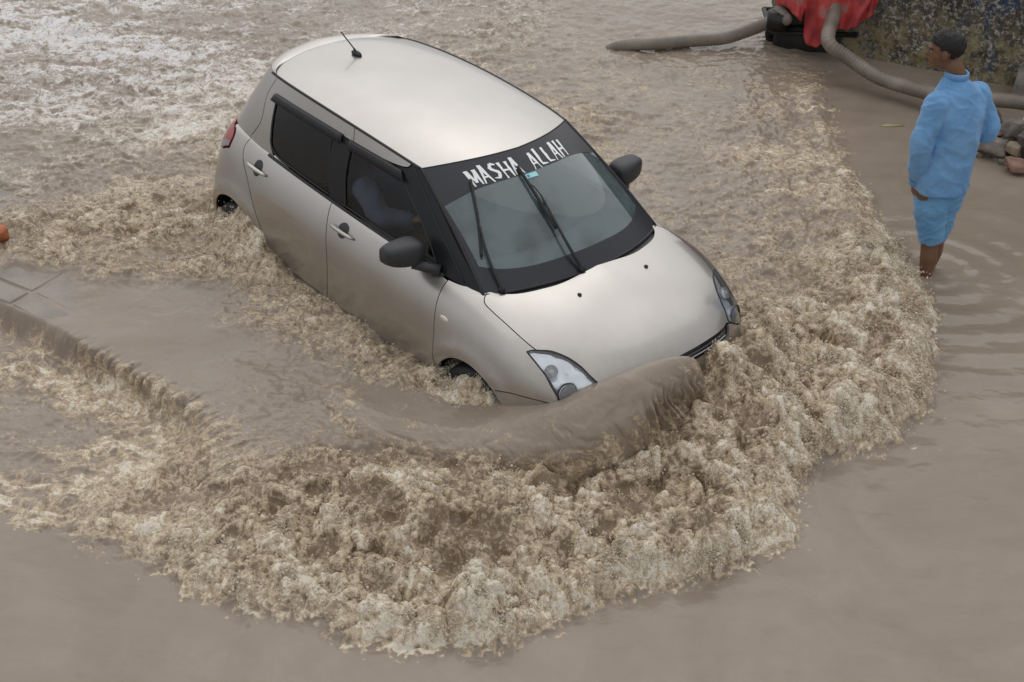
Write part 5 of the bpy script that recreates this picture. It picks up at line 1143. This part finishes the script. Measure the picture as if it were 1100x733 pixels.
def build_pump():
    o0 = np.array((-1.1, 4.66, 0.)) ; F = lambda r, a, z: o0 + RD * r + AW * a + UPV * z
    Rm = np.stack([RD, AW, UPV], 1)
    t = empty('pump_trolley', tuple(F(.12, .35, .2)), 'dark engine pump on a wheeled trolley half hidden under a red cloth', 'pump')
    dk = mat('oily_black_metal', (.022, .021, .020), .45, metal=.4, bump=.3, bscale=30, var=.4, vscale=8)
    gr = mat('greasy_green_metal', (.035, .05, .035), .45, metal=.3, bump=.2, bscale=40, var=.3, vscale=8)
    MB().box(F(.06, .35, .62), (.68, .50, .22), Rm, bev=.12).build('engine_block', gr, t)
    MB().box(F(.05, .35, .95), (.40, .40, .35), Rm, bev=.12).build('engine_head', dk, t)
    MB().box(F(.05, .36, .32), (.66, .48, .46), Rm, bev=.2).build('engine_skirt', dk, t)
    fr = MB()
    for a in (.08, .62): fr.tube([F(-.34, a, .46), F(.38, a, .46)], .022, 8)
    for r in (-.33, .1, .37): fr.tube([F(r, .08, .46), F(r, .62, .46)], .022, 8)
    fr.build('frame', dk, t)
    for r, a in ((.36, .30), (-.20, .34)):
        c = F(r, a, .36); ang = np.linspace(0, 2 * math.pi, 29); P = [c + .11 * (math.cos(x) * RD + math.sin(x) * UPV) for x in ang]
        w = MB(); w.tube(P, .034, 12, False).build('wheel', M_RUB, t)
        MB().tube([c - AW * .04, c + AW * .04], .075, 16).build('hub', dk, t)
    MB().tube([F(-.30, .03, .52), F(-.30, .03, .66)], .09, 18).build('inlet_flange', dk, t); MB().tube([F(.12, .0, .72), F(.12, .08, .72)], .085, 18).build('outlet_flange', dk, t)
    # red cloth: top sheet, then the ragged front skirt
    top = 1.12
    edge = [(-.42, .95), (-.36, .76), (-.28, .74), (-.20, .67), (-.14, .61), (-.115, .74), (-.11, .70), (-.105, .50), (-.07, .42), (-.02, .40), (.06, .45), (.12, .46), (.16, .53), (.22, .56), (.27, .56), (.33, .60), (.40, .63), (.47, .70), (.52, .95), (.56, 1.05)]
    er = np.array([e[0] for e in edge]); ez = np.array([e[1] for e in edge])
    nr, nv = 150, 90; r = np.linspace(-.42, .56, nr); rows = []
    zb = np.interp(r, er, ez) + .012 * perlin(r * 25, r * 0 + .3, seed=9)
    V = np.zeros((nr, nv, 3))
    for j in range(nv):
        k = j / (nv - 1)
        if k < .35:
            q = k / .35; a = .72 - q * .70; z = top + .05 * np.sin(q * 3) + 0 * r; aa = a + 0 * r
        else:
            q = (k - .35) / .65; z = top + .05 * math.sin(3) - (top + .05 * math.sin(3) - zb) * q; aa = .02 - .10 * q ** 1.3 + 0 * r
        fold = .045 * perlin(r * 7 + 1.2 * k, k * 1.2 + 0 * r, seed=15) + .02 * perlin(r * 19 + 2 * k, k * 3 + 0 * r, seed=16)
        fold = fold * (.5 + k)
        if k < .35: V[:, j] = o0 + RD * r[:, None] + AW * aa[:, None] + UPV * (z + fold * .8)[:, None]
        else: V[:, j] = o0 + RD * (r + .02 * np.sin(k * 9 + r * 5))[:, None] + AW * (aa + fold * 1.1)[:, None] + UPV * z[:, None]
    F_ = [[i * nv + j, (i + 1) * nv + j, (i + 1) * nv + j + 1, i * nv + j + 1] for i in range(nr - 1) for j in range(nv - 1)]
    m, n, p, N, L = nodes('faded_red_cloth'); tc = N.new('ShaderNodeTexCoord').outputs['Object']
    a1 = N.new('ShaderNodeTexNoise'); a1.inputs['Scale'].default_value = 5; a1.inputs['Detail'].default_value = 6; L.new(tc, a1.inputs['Vector'])
    rp = N.new('ShaderNodeValToRGB'); e = rp.color_ramp.elements; e[0].position = .36; e[0].color = (.26, .022, .026, 1); e[1].position = .56; e[1].color = (.50, .055, .05, 1); q = e.new(.66); q.color = (.38, .17, .155, 1)
    L.new(a1.outputs['Fac'], rp.inputs[0]); L.new(rp.outputs[0], p.inputs['Base Color']); p.inputs['Roughness'].default_value = .55
    o = mk('cloth_cover', V.reshape(-1, 3), F_, m); sm = o.modifiers.new('t', 'SOLIDIFY'); sm.thickness = .004
    tag(o, 'torn faded red cloth draped over the dark pump', 'cloth')
    hose('suction_hose', [(-2.40, 3.30, .02), (-2.32, 3.36, .16), (-2.22, 3.43, .28), (-2.10, 3.53, .34), (-1.96, 3.72, .35), (-1.83, 3.96, .36), (-1.68, 4.22, .37), (-1.56, 4.45, .44), (-1.42, 4.56, .54), tuple(F(-.24, -.02, .62)), tuple(F(-.30, .12, .64))], .052, 'ribbed hose crossing the rippled flood from the pump and dipping under it')
    hose('suction_hose', [tuple(F(.12, .12, .76)), tuple(F(.14, -.06, .72)), (-.72, 4.38, .62), (-.55, 4.44, .52), (-.28, 4.50, .43), (.03, 4.56, .42), (.30, 4.60, .44), (.55, 4.64, .50), (.85, 4.78, .54), (1.3, 4.98, .54), (2.2, 5.35, .54), (3.4, 5.85, .54)], .056, 'ribbed hose curving from the pump along the wall behind the man')
    # the reddish post at the wall end
    P = [F(.50, .28, .0), F(.50, .28, 2.2)]; po = MB().tube(P, .018, 10).build('post', mat('rusty_red_pole', (.24, .08, .05), .6, var=.3, vscale=14)); tag(po, 'thin rusty red pole standing between the cloth and the wall', 'pole')
    # yellowish scrap floating by the man
    g = np.array((.18, 4.12, .286)); V = [g + RD * a + AW * b + UPV * c for a, b, c in ((-.09, -.012, 0), (-.03, -.02, .004), (.05, -.012, .006), (.10, .004, .004), (.05, .016, .008), (-.03, .012, .006))]
    V = V + [v - UPV * .008 for v in V]; lf = mk('floating_scrap', V, [[0, 1, 2, 3, 4, 5], [11, 10, 9, 8, 7, 6]] + [[i, 6 + i, 6 + (i + 1) % 6, (i + 1) % 6] for i in range(6)], mat('yellowish_scrap', (.42, .36, .17), .6)); tag(lf, 'yellowish leaf scrap floating in front of the man', 'scrap')

def build_edge_brick():
    V, F_ = stone_geo((.20, .13, .15), 77, rough=.06, boxy=-.05); u = np.array((.99, .14, 0)); a = .3
    Rm = np.array([[math.cos(a), -math.sin(a), 0], [math.sin(a), math.cos(a), 0], [0, 0, 1]])
    o = mk('marker_block', V @ Rm.T, F_, mat('orange_terracotta', (.40, .13, .05), .7, bump=.4, bscale=40, var=.3, vscale=10)); merge_by_distance(o); o.location = (-2.115, -2.09, .395)
    tag(o, 'orange terracotta block standing at the far end of the median', 'block')

# ------------------------------------------------------------------ people
def voxel_union(parts, voxel, smooth_it=4):
    """parts: list of (V,F) closed solids -> one continuous surface"""
    V = []; F_ = []; n = 0
    for v, f in parts: V.append(v); F_ += [[i + n for i in q] for q in f]; n += len(v)
    me = bpy.data.meshes.new('tmp'); me.from_pydata(np.concatenate(V).tolist(), [], [list(map(int, q)) for q in F_]); me.update()
    o = bpy.data.objects.new('tmp', me); COL.objects.link(o)
    m = o.modifiers.new('r', 'REMESH'); m.mode = 'VOXEL'; m.voxel_size = voxel
    s = o.modifiers.new('s', 'SMOOTH'); s.factor = .5; s.iterations = smooth_it
    dg = bpy.context.evaluated_depsgraph_get(); ev = o.evaluated_get(dg); me2 = bpy.data.meshes.new_from_object(ev)
    vv = np.zeros(len(me2.vertices) * 3); me2.vertices.foreach_get('co', vv); ff = [list(p.vertices) for p in me2.polygons]
    bpy.data.objects.remove(o, do_unlink=True); return vv.reshape(-1, 3), ff

def limb(P, r, n=14, k=5, flat=1.0, up=(0, 0, 1)):
    """tapered limb with rounded ends"""
    P = np.asarray(P, float); r = np.broadcast_to(np.asarray(r, float), (len(P),)); Q = crom(P, k); R_ = np.interp(np.linspace(0, len(P) - 1, len(Q)), np.arange(len(P)), r)
    d0 = (Q[0] - Q[1]) / (np.linalg.norm(Q[0] - Q[1]) + 1e-9); d1 = (Q[-1] - Q[-2]) / (np.linalg.norm(Q[-1] - Q[-2]) + 1e-9); f = (.0, .5, .8, .95)
    A = [Q[0] + d0 * R_[0] * math.sqrt(1 - x * x) for x in (.25, .6, .88)]; RA = [R_[0] * x for x in (.25, .6, .88)]
    B = [Q[-1] + d1 * R_[-1] * math.sqrt(1 - x * x) for x in (.88, .6, .25)]; RB = [R_[-1] * x for x in (.88, .6, .25)]
    return tube_geo(np.vstack([A, Q, B]), np.concatenate([RA, R_, RB]), n, True, up=up, flat=flat)

def sections(rows, n=28):
    """closed solid from elliptical sections: (centre, half width vec, half depth vec)"""
    V = []; 
    for c, a, b in rows:
        for k in range(n): t = 2 * math.pi * k / n; V.append(np.array(c) + np.array(a) * math.cos(t) + np.array(b) * math.sin(t))
    m = len(rows); F_ = [[i * n + k, i * n + (k + 1) % n, (i + 1) * n + (k + 1) % n, (i + 1) * n + k] for i in range(m - 1) for k in range(n)]
    return np.array(V), F_ + [list(range(n))[::-1], [(m - 1) * n + k for k in range(n)]]

def normals_of(V, F_):
    N_ = np.zeros_like(V); Q = np.array([f if len(f) == 4 else f + [f[-1]] for f in F_]); a = V[Q[:, 2]] - V[Q[:, 0]]; b = V[Q[:, 3]] - V[Q[:, 1]]; c = np.cross(a, b)
    for i in range(4): np.add.at(N_, Q[:, i], c)
    return N_ / (np.linalg.norm(N_, axis=1, keepdims=True) + 1e-12)

def wrinkle(V, F_, amp, dirs, seed, scale=9., zlo=None, zhi=None):
    N_ = normals_of(V, F_); u = np.array(dirs, float)      # noise stretched along dirs
    a = V @ np.cross(u, (0.3, .5, .2)) * scale; b = V @ u * scale * .28; c = (V @ np.cross(u, (.7, -.2, .4))) * scale
    w = .35 * perlin(a * .8, b * 2, c * .8, seed=seed + 5); a = a + w; c = c + w
    d = .4 * perlin(a, b, c, seed=seed) + .75 * np.clip(1 - 3.0 * np.abs(perlin(a * 1.1, b * 1.2, c * 1.1, seed=seed + 1)), -.6, 1) + .16 * np.clip(1 - 3 * np.abs(perlin(a * 2.6, b * 2.6, c * 2.6, seed=seed + 3)), -.5, 1) + .12 * perlin(a * 6, b * 6, c * 6, seed=seed + 2)
    return V + N_ * (d * amp)[:, None]

M_SKIN = mat('brown_skin', (.17, .083, .045), .5, var=.12, vscale=14, bump=.05, bscale=80)
M_HAIR = mat('black_hair', (.010, .008, .007), .55, bump=1.0, bscale=140)
M_NAIL = mat('eye_white', (.22, .19, .17), .3)

def hand_parts(wrist, d, palm_n, thumb_side, curl=.5, s=1.0):
    """palm plus five curled fingers. d: pointing direction, palm_n: the way the palm faces, thumb_side: unit vector"""
    d = np.array(d, float) / np.linalg.norm(d); pn = np.array(palm_n, float); pn -= d * (pn @ d); pn /= np.linalg.norm(pn); ts = np.cross(pn, d); ts *= np.sign(ts @ np.array(thumb_side)) or 1
    w = np.array(wrist, float); P = []
    P.append(sections([(w + d * .0 * s, ts * .024 * s, pn * .017 * s), (w + d * .03 * s, ts * .034 * s, pn * .016 * s), (w + d * .065 * s, ts * .040 * s, pn * .014 * s), (w + d * .090 * s, ts * .039 * s, pn * .012 * s)], 14))
    for k, (o, L_) in enumerate(((.030, .070), (.010, .080), (-.010, .075), (-.029, .058))):
        b = w + d * .080 * s + ts * o * s; pts = [b - d * .02 * s, b]; a = 0; p = b.copy()
        for seg in (.42, .32, .26):
            a += curl * (.75 + .12 * k); p = p + (d * math.cos(a) + pn * math.sin(a)) * L_ * seg * s; pts.append(p.copy())
        P.append(limb(pts, [.009 * s, .0088 * s, .0083 * s, .0075 * s, .0062 * s], 8, 2))
    b = w + d * .022 * s + ts * .024 * s; t1 = b + (d * .6 + ts * .75 + pn * .25) * .036 * s; t2 = t1 + (d * .9 + ts * .2 + pn * .4) * .030 * s; t3 = t2 + (d * .95 - ts * .1 + pn * .4) * .024 * s
    P.append(limb([b - ts * .01 * s, b, t1, t2, t3], np.array([.011, .0115, .0105, .0092, .007]) * s, 8, 2)); return P

def head_geo(c, face, up, s=1.0):
    """head with brow, nose, lips, chin, ears; c = centre of the skull, face = direction the person looks"""
    f = np.array(face, float); f /= np.linalg.norm(f); u = np.array(up, float); u -= f * (u @ f); u /= np.linalg.norm(u); l = np.cross(u, f)
    A = lambda x, y, z: np.array(c) + (f * x + l * y + u * z) * s
    def ell(cx, cy, cz, rx, ry, rz):
        V, F_ = ellipsoid((rx, ry, rz), 18, 12); return np.array([A(*(v + np.array((cx, cy, cz)))) for v in V]), F_
    P = [ell(-.012, 0, .028, .098, .076, .088), ell(.020, 0, -.030, .072, .062, .085), ell(.048, 0, -.082, .040, .040, .030), ell(.030, 0, -.062, .052, .052, .040),
         ell(.075, 0, .030, .022, .045, .014), ell(.030, .045, -.02, .035, .020, .03), ell(.030, -.045, -.02, .035, .020, .03), ell(.082, 0, -.055, .012, .024, .010), ell(.083, 0, -.067, .012, .020, .008)]
    P.append(sections([(A(.080, 0, .024), l * .007 * s, f * .010 * s), (A(.093, 0, .004), l * .010 * s, f * .013 * s), (A(.105, 0, -.016), l * .015 * s, f * .014 * s), (A(.098, 0, -.026), l * .016 * s, f * .012 * s), (A(.088, 0, -.032), l * .010 * s, f * .010 * s)], 12))
    for sg in (-1, 1):
        P.append(ell(-.008, .079 * sg, -.008, .018, .008, .031)); P.append(ell(-.004, .074 * sg, -.030, .011, .009, .014))
    return P, A, (f, l, u)

def hair_geo(A, f, l, u):
    V, F_ = ellipsoid((1, 1, 1), 40, 26); out = []; keep = np.ones(len(V), bool)
    for v in V:
        x, y, z = v; r = 1.0; p = np.array((-.014 + x * .108, y * .085, .036 + z * .094))
        out.append(p)
    out = np.array(out); nz = perlin(out[:, 0] * 60, out[:, 1] * 60, out[:, 2] * 60, seed=4) * .010 + perlin(out[:, 0] * 160, out[:, 1] * 160, out[:, 2] * 160, seed=5) * .005
    out = out + V * nz[:, None]
    # hairline: trim what falls over face, ears and neck by pulling it inside the skull
    fx, fy, fz = out.T; line = np.where(fx > .03, .055 + (fx - .03) * .3, np.where(fx > -.03, .030, -.035)); inn = fz < line
    sh = np.clip((line - fz) / .02, 0, 1) * .25; cen = np.array((-.01, 0, .02)); out = out + (cen - out) * sh[:, None] * 1.3
    return np.array([A(*p) for p in out]), F_

def build_man():
    base = np.array((1.76, 2.54, 0.)); P = lambda r, a, z: base + RD * r + AW * a + UPV * z
    man = empty('person', tuple(P(0, 0, .12)), 'man in a sky blue tunic and rolled up trousers standing shin deep in the flood', 'person')
    ca, sa = math.cos(math.radians(28)), math.sin(math.radians(28)); Fd = AW * ca - RD * sa; Rt = RD * ca + AW * sa          # the way he faces, his right
    # ---- body
    parts = []
    hip = P(-.045, .0, .97); ch = P(-.03, .0, 1.40); nk = P(-.065, .02, 1.64)
    parts.append(sections([(hip - UPV * .10, Rt * .15, Fd * .10), (hip, Rt * .165, Fd * .115), (hip + UPV * .17, Rt * .14, Fd * .10), (ch - UPV * .05, Rt * .14, Fd * .10), (ch + UPV * .08, Rt * .13, Fd * .08), (ch + UPV * .15, Rt * .09, Fd * .07)]))
    parts.append(limb([ch + UPV * .08, nk, nk + UPV * .06 - RD * .03], [.065, .058, .055]))
    shR, elR, wrR = P(.115, .07, 1.49), P(.205, .05, 1.26), P(.12, .27, 1.18)
    shL, elL, wrL = P(-.19, -.09, 1.49), P(-.235, -.12, 1.22), P(-.205, -.03, .955)
    for sh, el, wr in ((shR, elR, wrR), (shL, elL, wrL)): parts.append(limb([sh, (sh + el) / 2, el, (el + wr) / 2, wr], [.048, .046, .040, .036, .026]))
    hR, kR, aR = P(.03, .04, .93), P(.015, .06, .53), P(-.01, .07, .17); hL, kL, aL = P(-.12, -.04, .93), P(-.05, -.02, .53), P(-.035, -.03, .17)
    for h_, k_, a_ in ((hR, kR, aR), (hL, kL, aL)):
        calf = k_ * .65 + a_ * .35 - Fd * .015; parts.append(limb([h_, h_ * .5 + k_ * .5, k_, calf, a_ * .8 + k_ * .2, a_], [.085, .072, .054, .056, .038, .036]))
        parts.append(limb([a_ - Fd * .03 - UPV * .03, a_ + Fd * .06 - UPV * .03, a_ + Fd * .15 - UPV * .04], [.034, .036, .026], flat=.8))
    hc = P(-.150, .05, 1.775); face = -RD * .93 + AW * .30 - UPV * .12
    hp, A, fr = head_geo(hc, face, UPV, 1.0); parts += hp
    parts += hand_parts(wrL, -UPV * 1 + RD * .05, RD * .8 + Fd * .3, Fd, .45); parts += hand_parts(wrR, -RD * .6 + Fd * .6, -UPV * .5 + Fd * -.3, UPV, .6)
    V, F_ = voxel_union(parts, .0065, 3); mk('body', V, F_, M_SKIN, man)
    V, F_ = hair_geo(A, *fr); mk('hair', V, F_, M_HAIR, man)
    for sg in (-1, 1):
        V, F_ = ellipsoid((.011, .011, .011), 12, 8); V = np.array([A(*(v + np.array((.074, .030 * sg, .006)))) for v in V]); e = mk('eye', V, F_, M_NAIL, man)
        V, F_ = ellipsoid((.004, .0055, .0055), 10, 6); V = np.array([A(*(v + np.array((.0835, .030 * sg, .006)))) for v in V]); mk('iris', V, F_, M_HAIR, e)
        V = np.array([A(.088 - .02 * abs(t), .030 * sg + .020 * t, .024 + .003 * (1 - t * t)) for t in np.linspace(-1, 1, 7)]); MB().tube(V, .0035, 6).build('eyebrow', M_HAIR, man)
    # ---- tunic
    mblue = cloth_blue('sky_blue_cotton', (.125, .30, .56), (.18, .38, .66)); mwet = cloth_blue('wet_blue_cotton', (.085, .25, .47), (.14, .345, .58))
    q = []
    def row(r, a, z, w, dp, lean=0): return (P(r, a, z), Rt * w, Fd * dp)
    q.append(sections([row(-.04, -.02, .90, .175, .135), row(-.04, -.02, 1.00, .18, .14), row(-.03, -.02, 1.14, .175, .14), row(-.02, -.02, 1.28, .18, .145), row(-.025, -.01, 1.40, .188, .14), row(-.03, 0, 1.49, .18, .12), row(-.04, .0, 1.55, .14, .10), row(-.055, .01, 1.605, .085, .078), row(-.06, .015, 1.625, .066, .066)], 36))
    q.append(limb([shR + UPV * .005 - RD * .01, (shR + elR) / 2 + RD * .004, elR, (elR + wrR) / 2, wrR], [.072, .070, .064, .058, .052]))
    q.append(limb([shL + UPV * .0 + RD * .01, (shL + elL) / 2, elL, (elL + wrL) / 2, wrL + UPV * .03], [.072, .071, .066, .060, .050]))
    V, F_ = voxel_union(q, .006, 6); V = wrinkle(V, F_, .0125, (RD * .35 + UPV).tolist(), 31, 8); V = wrinkle(V, F_, .006, (RD - UPV * .4).tolist(), 41, 15)
    tu = mk('tunic', V, F_, mblue, man)
    # collar and cuffs
    P_ = [P(-.063, .017, 1.628) + Rt * .066 * math.cos(t) + Fd * .066 * math.sin(t) + UPV * (.014 + .0 * math.sin(t)) for t in np.linspace(0, 2 * math.pi, 28)]; V, F_ = tube_geo(P_, .009, 8, False, flat=2.4); mk('collar', V, F_, mblue, man)
    for w_, e_, r_ in ((wrL, elL, .052), (wrR, elR, .052)):
        d = (w_ - e_) / np.linalg.norm(w_ - e_); c = w_ + d * .0; c = w_ + UPV * .0; V, F_ = tube_geo([c - d * .02, c + d * .015, c + d * .030, c + d * .032], [r_ - .004, r_ - .006, r_ - .009, r_ - .018], 22, False); mk('cuff', V, F_, mwet, man)
    # ---- trousers, wet and rolled to the knee
    q = [sections([(P(-.01, .03, .52), Rt * .074, Fd * .078), (P(.0, .035, .60), Rt * .082, Fd * .085), (P(.0, .03, .74), Rt * .095, Fd * .11), (P(-.01, .0, .88), Rt * .13, Fd * .13), (P(-.03, 0, .99), Rt * .155, Fd * .13)]),
         sections([(P(-.05, -.03, .535), Rt * .072, Fd * .075), (P(-.06, -.03, .62), Rt * .082, Fd * .085), (P(-.08, -.03, .76), Rt * .10, Fd * .10), (P(-.06, -.01, .90), Rt * .125, Fd * .12), (P(-.03, 0, .99), Rt * .155, Fd * .13)])]
    V, F_ = voxel_union(q, .006, 5); V = wrinkle(V, F_, .013, (RD - UPV * .25).tolist(), 51, 9); V = wrinkle(V, F_, .009, (RD + UPV * .6).tolist(), 61, 20); mk('trousers', V, F_, mwet, man)

def cloth_blue(name, c0, c1):
    m, n, p, N, L = nodes(name); tc = N.new('ShaderNodeTexCoord').outputs['Object']
    t = N.new('ShaderNodeTexNoise'); t.inputs['Scale'].default_value = 5; t.inputs['Detail'].default_value = 5; L.new(tc, t.inputs['Vector'])
    r = N.new('ShaderNodeValToRGB'); r.color_ramp.elements[0].position = .35; r.color_ramp.elements[1].position = .6; r.color_ramp.elements[0].color = (*c0, 1); r.color_ramp.elements[1].color = (*c1, 1)
    L.new(t.outputs['Fac'], r.inputs[0]); L.new(r.outputs[0], p.inputs['Base Color']); p.inputs['Roughness'].default_value = .85; p.inputs['Sheen Weight'].default_value = .2
    w = N.new('ShaderNodeTexNoise'); w.inputs['Scale'].default_value = 26; w.inputs['Detail'].default_value = 5; w.inputs['Distortion'].default_value = 1.2; L.new(tc, w.inputs['Vector'])
    b = N.new('ShaderNodeBump'); b.inputs['Strength'].default_value = .3; b.inputs['Distance'].default_value = .01; L.new(w.outputs['Fac'], b.inputs['Height']); L.new(b.outputs[0], p.inputs['Normal'])
    return m

def build_driver():
    X, Z, Y = np.array((1., 0, 0)), UPV, np.array((0, 1., 0)); d = empty('person', (-.12, -.36, .52), 'driver in a grey blue shirt behind the wheel of the hatchback', 'person')
    c = np.array((-.20, -.37, .62)); parts = []
    B = lambda x, y, z: np.array((x, y, z))
    tor = [(B(-.18, -.37, .62), Y * .16, X * .12), (B(-.22, -.37, .78), Y * .16, X * .115), (B(-.26, -.37, .95), Y * .18, X * .115), (B(-.27, -.37, 1.05), Y * .185, X * .10), (B(-.27, -.37, 1.11), Y * .12, X * .07)]
    parts.append(sections(tor)); parts.append(limb([B(-.27, -.37, 1.06), B(-.245, -.37, 1.15), B(-.235, -.37, 1.2)], [.06, .052, .052]))
    shR, elR, wrR = B(-.14, -.56, 1.07), B(.10, -.61, 1.00), B(.28, -.50, 1.02); shL, elL, wrL = B(-.22, -.19, 1.04), B(.0, -.16, .86), B(.27, -.24, .99)
    for s_, e_, w_ in ((shR, elR, wrR), (shL, elL, wrL)): parts.append(limb([s_, (s_ + e_) / 2, e_, (e_ + w_) / 2, w_], [.052, .046, .04, .034, .026]))
    for sg in (-1, 1): parts.append(limb([B(-.15, -.37 + .09 * sg, .62), B(.10, -.37 + .11 * sg, .66), B(.30, -.37 + .11 * sg, .66), B(.42, -.37 + .10 * sg, .42), B(.50, -.37 + .1 * sg, .30)], [.085, .078, .058, .05, .038]))
    hp, A, fr = head_geo(B(-.205, -.37, 1.285), (1, -.15, -.05), UPV, .98); parts += hp
    parts += hand_parts(wrR, (.6, .3, .5), (.3, .6, -.4), (0, 1, .5), .75); parts += hand_parts(wrL, (.6, -.3, .5), (.3, -.6, -.4), (0, -1, .5), .75)
    V, F_ = voxel_union(parts, .008, 3); mk('body', V, F_, M_SKIN, d); V, F_ = hair_geo(A, *fr); mk('hair', V, F_, M_HAIR, d)
    q = [sections([(a, b * 1.12, e * 1.15) for a, b, e in tor])]
    q.append(limb([shR, (shR + elR) / 2, elR, (elR + wrR) / 2, wrR * .8 + elR * .2], [.075, .070, .064, .056, .045])); q.append(limb([shL, (shL + elL) / 2, elL, (elL + wrL) / 2, wrL * .8 + elL * .2], [.075, .068, .060, .052, .045]))
    V, F_ = voxel_union(q, .009, 4); V = wrinkle(V, F_, .008, (0, .6, .7), 71, 11); mk('shirt', V, F_, cloth_blue('grey_blue_shirt', (.085, .11, .17), (.12, .15, .22)), d)

# ------------------------------------------------------------------ assemble
build_ground()
Vw, Fw = build_water()
build_wall()
build_pump()
build_car()
build_driver()
build_man()
build_rubble()
build_edge_brick()
build_spray(Vw, Fw)
bpy.context.view_layer.update()
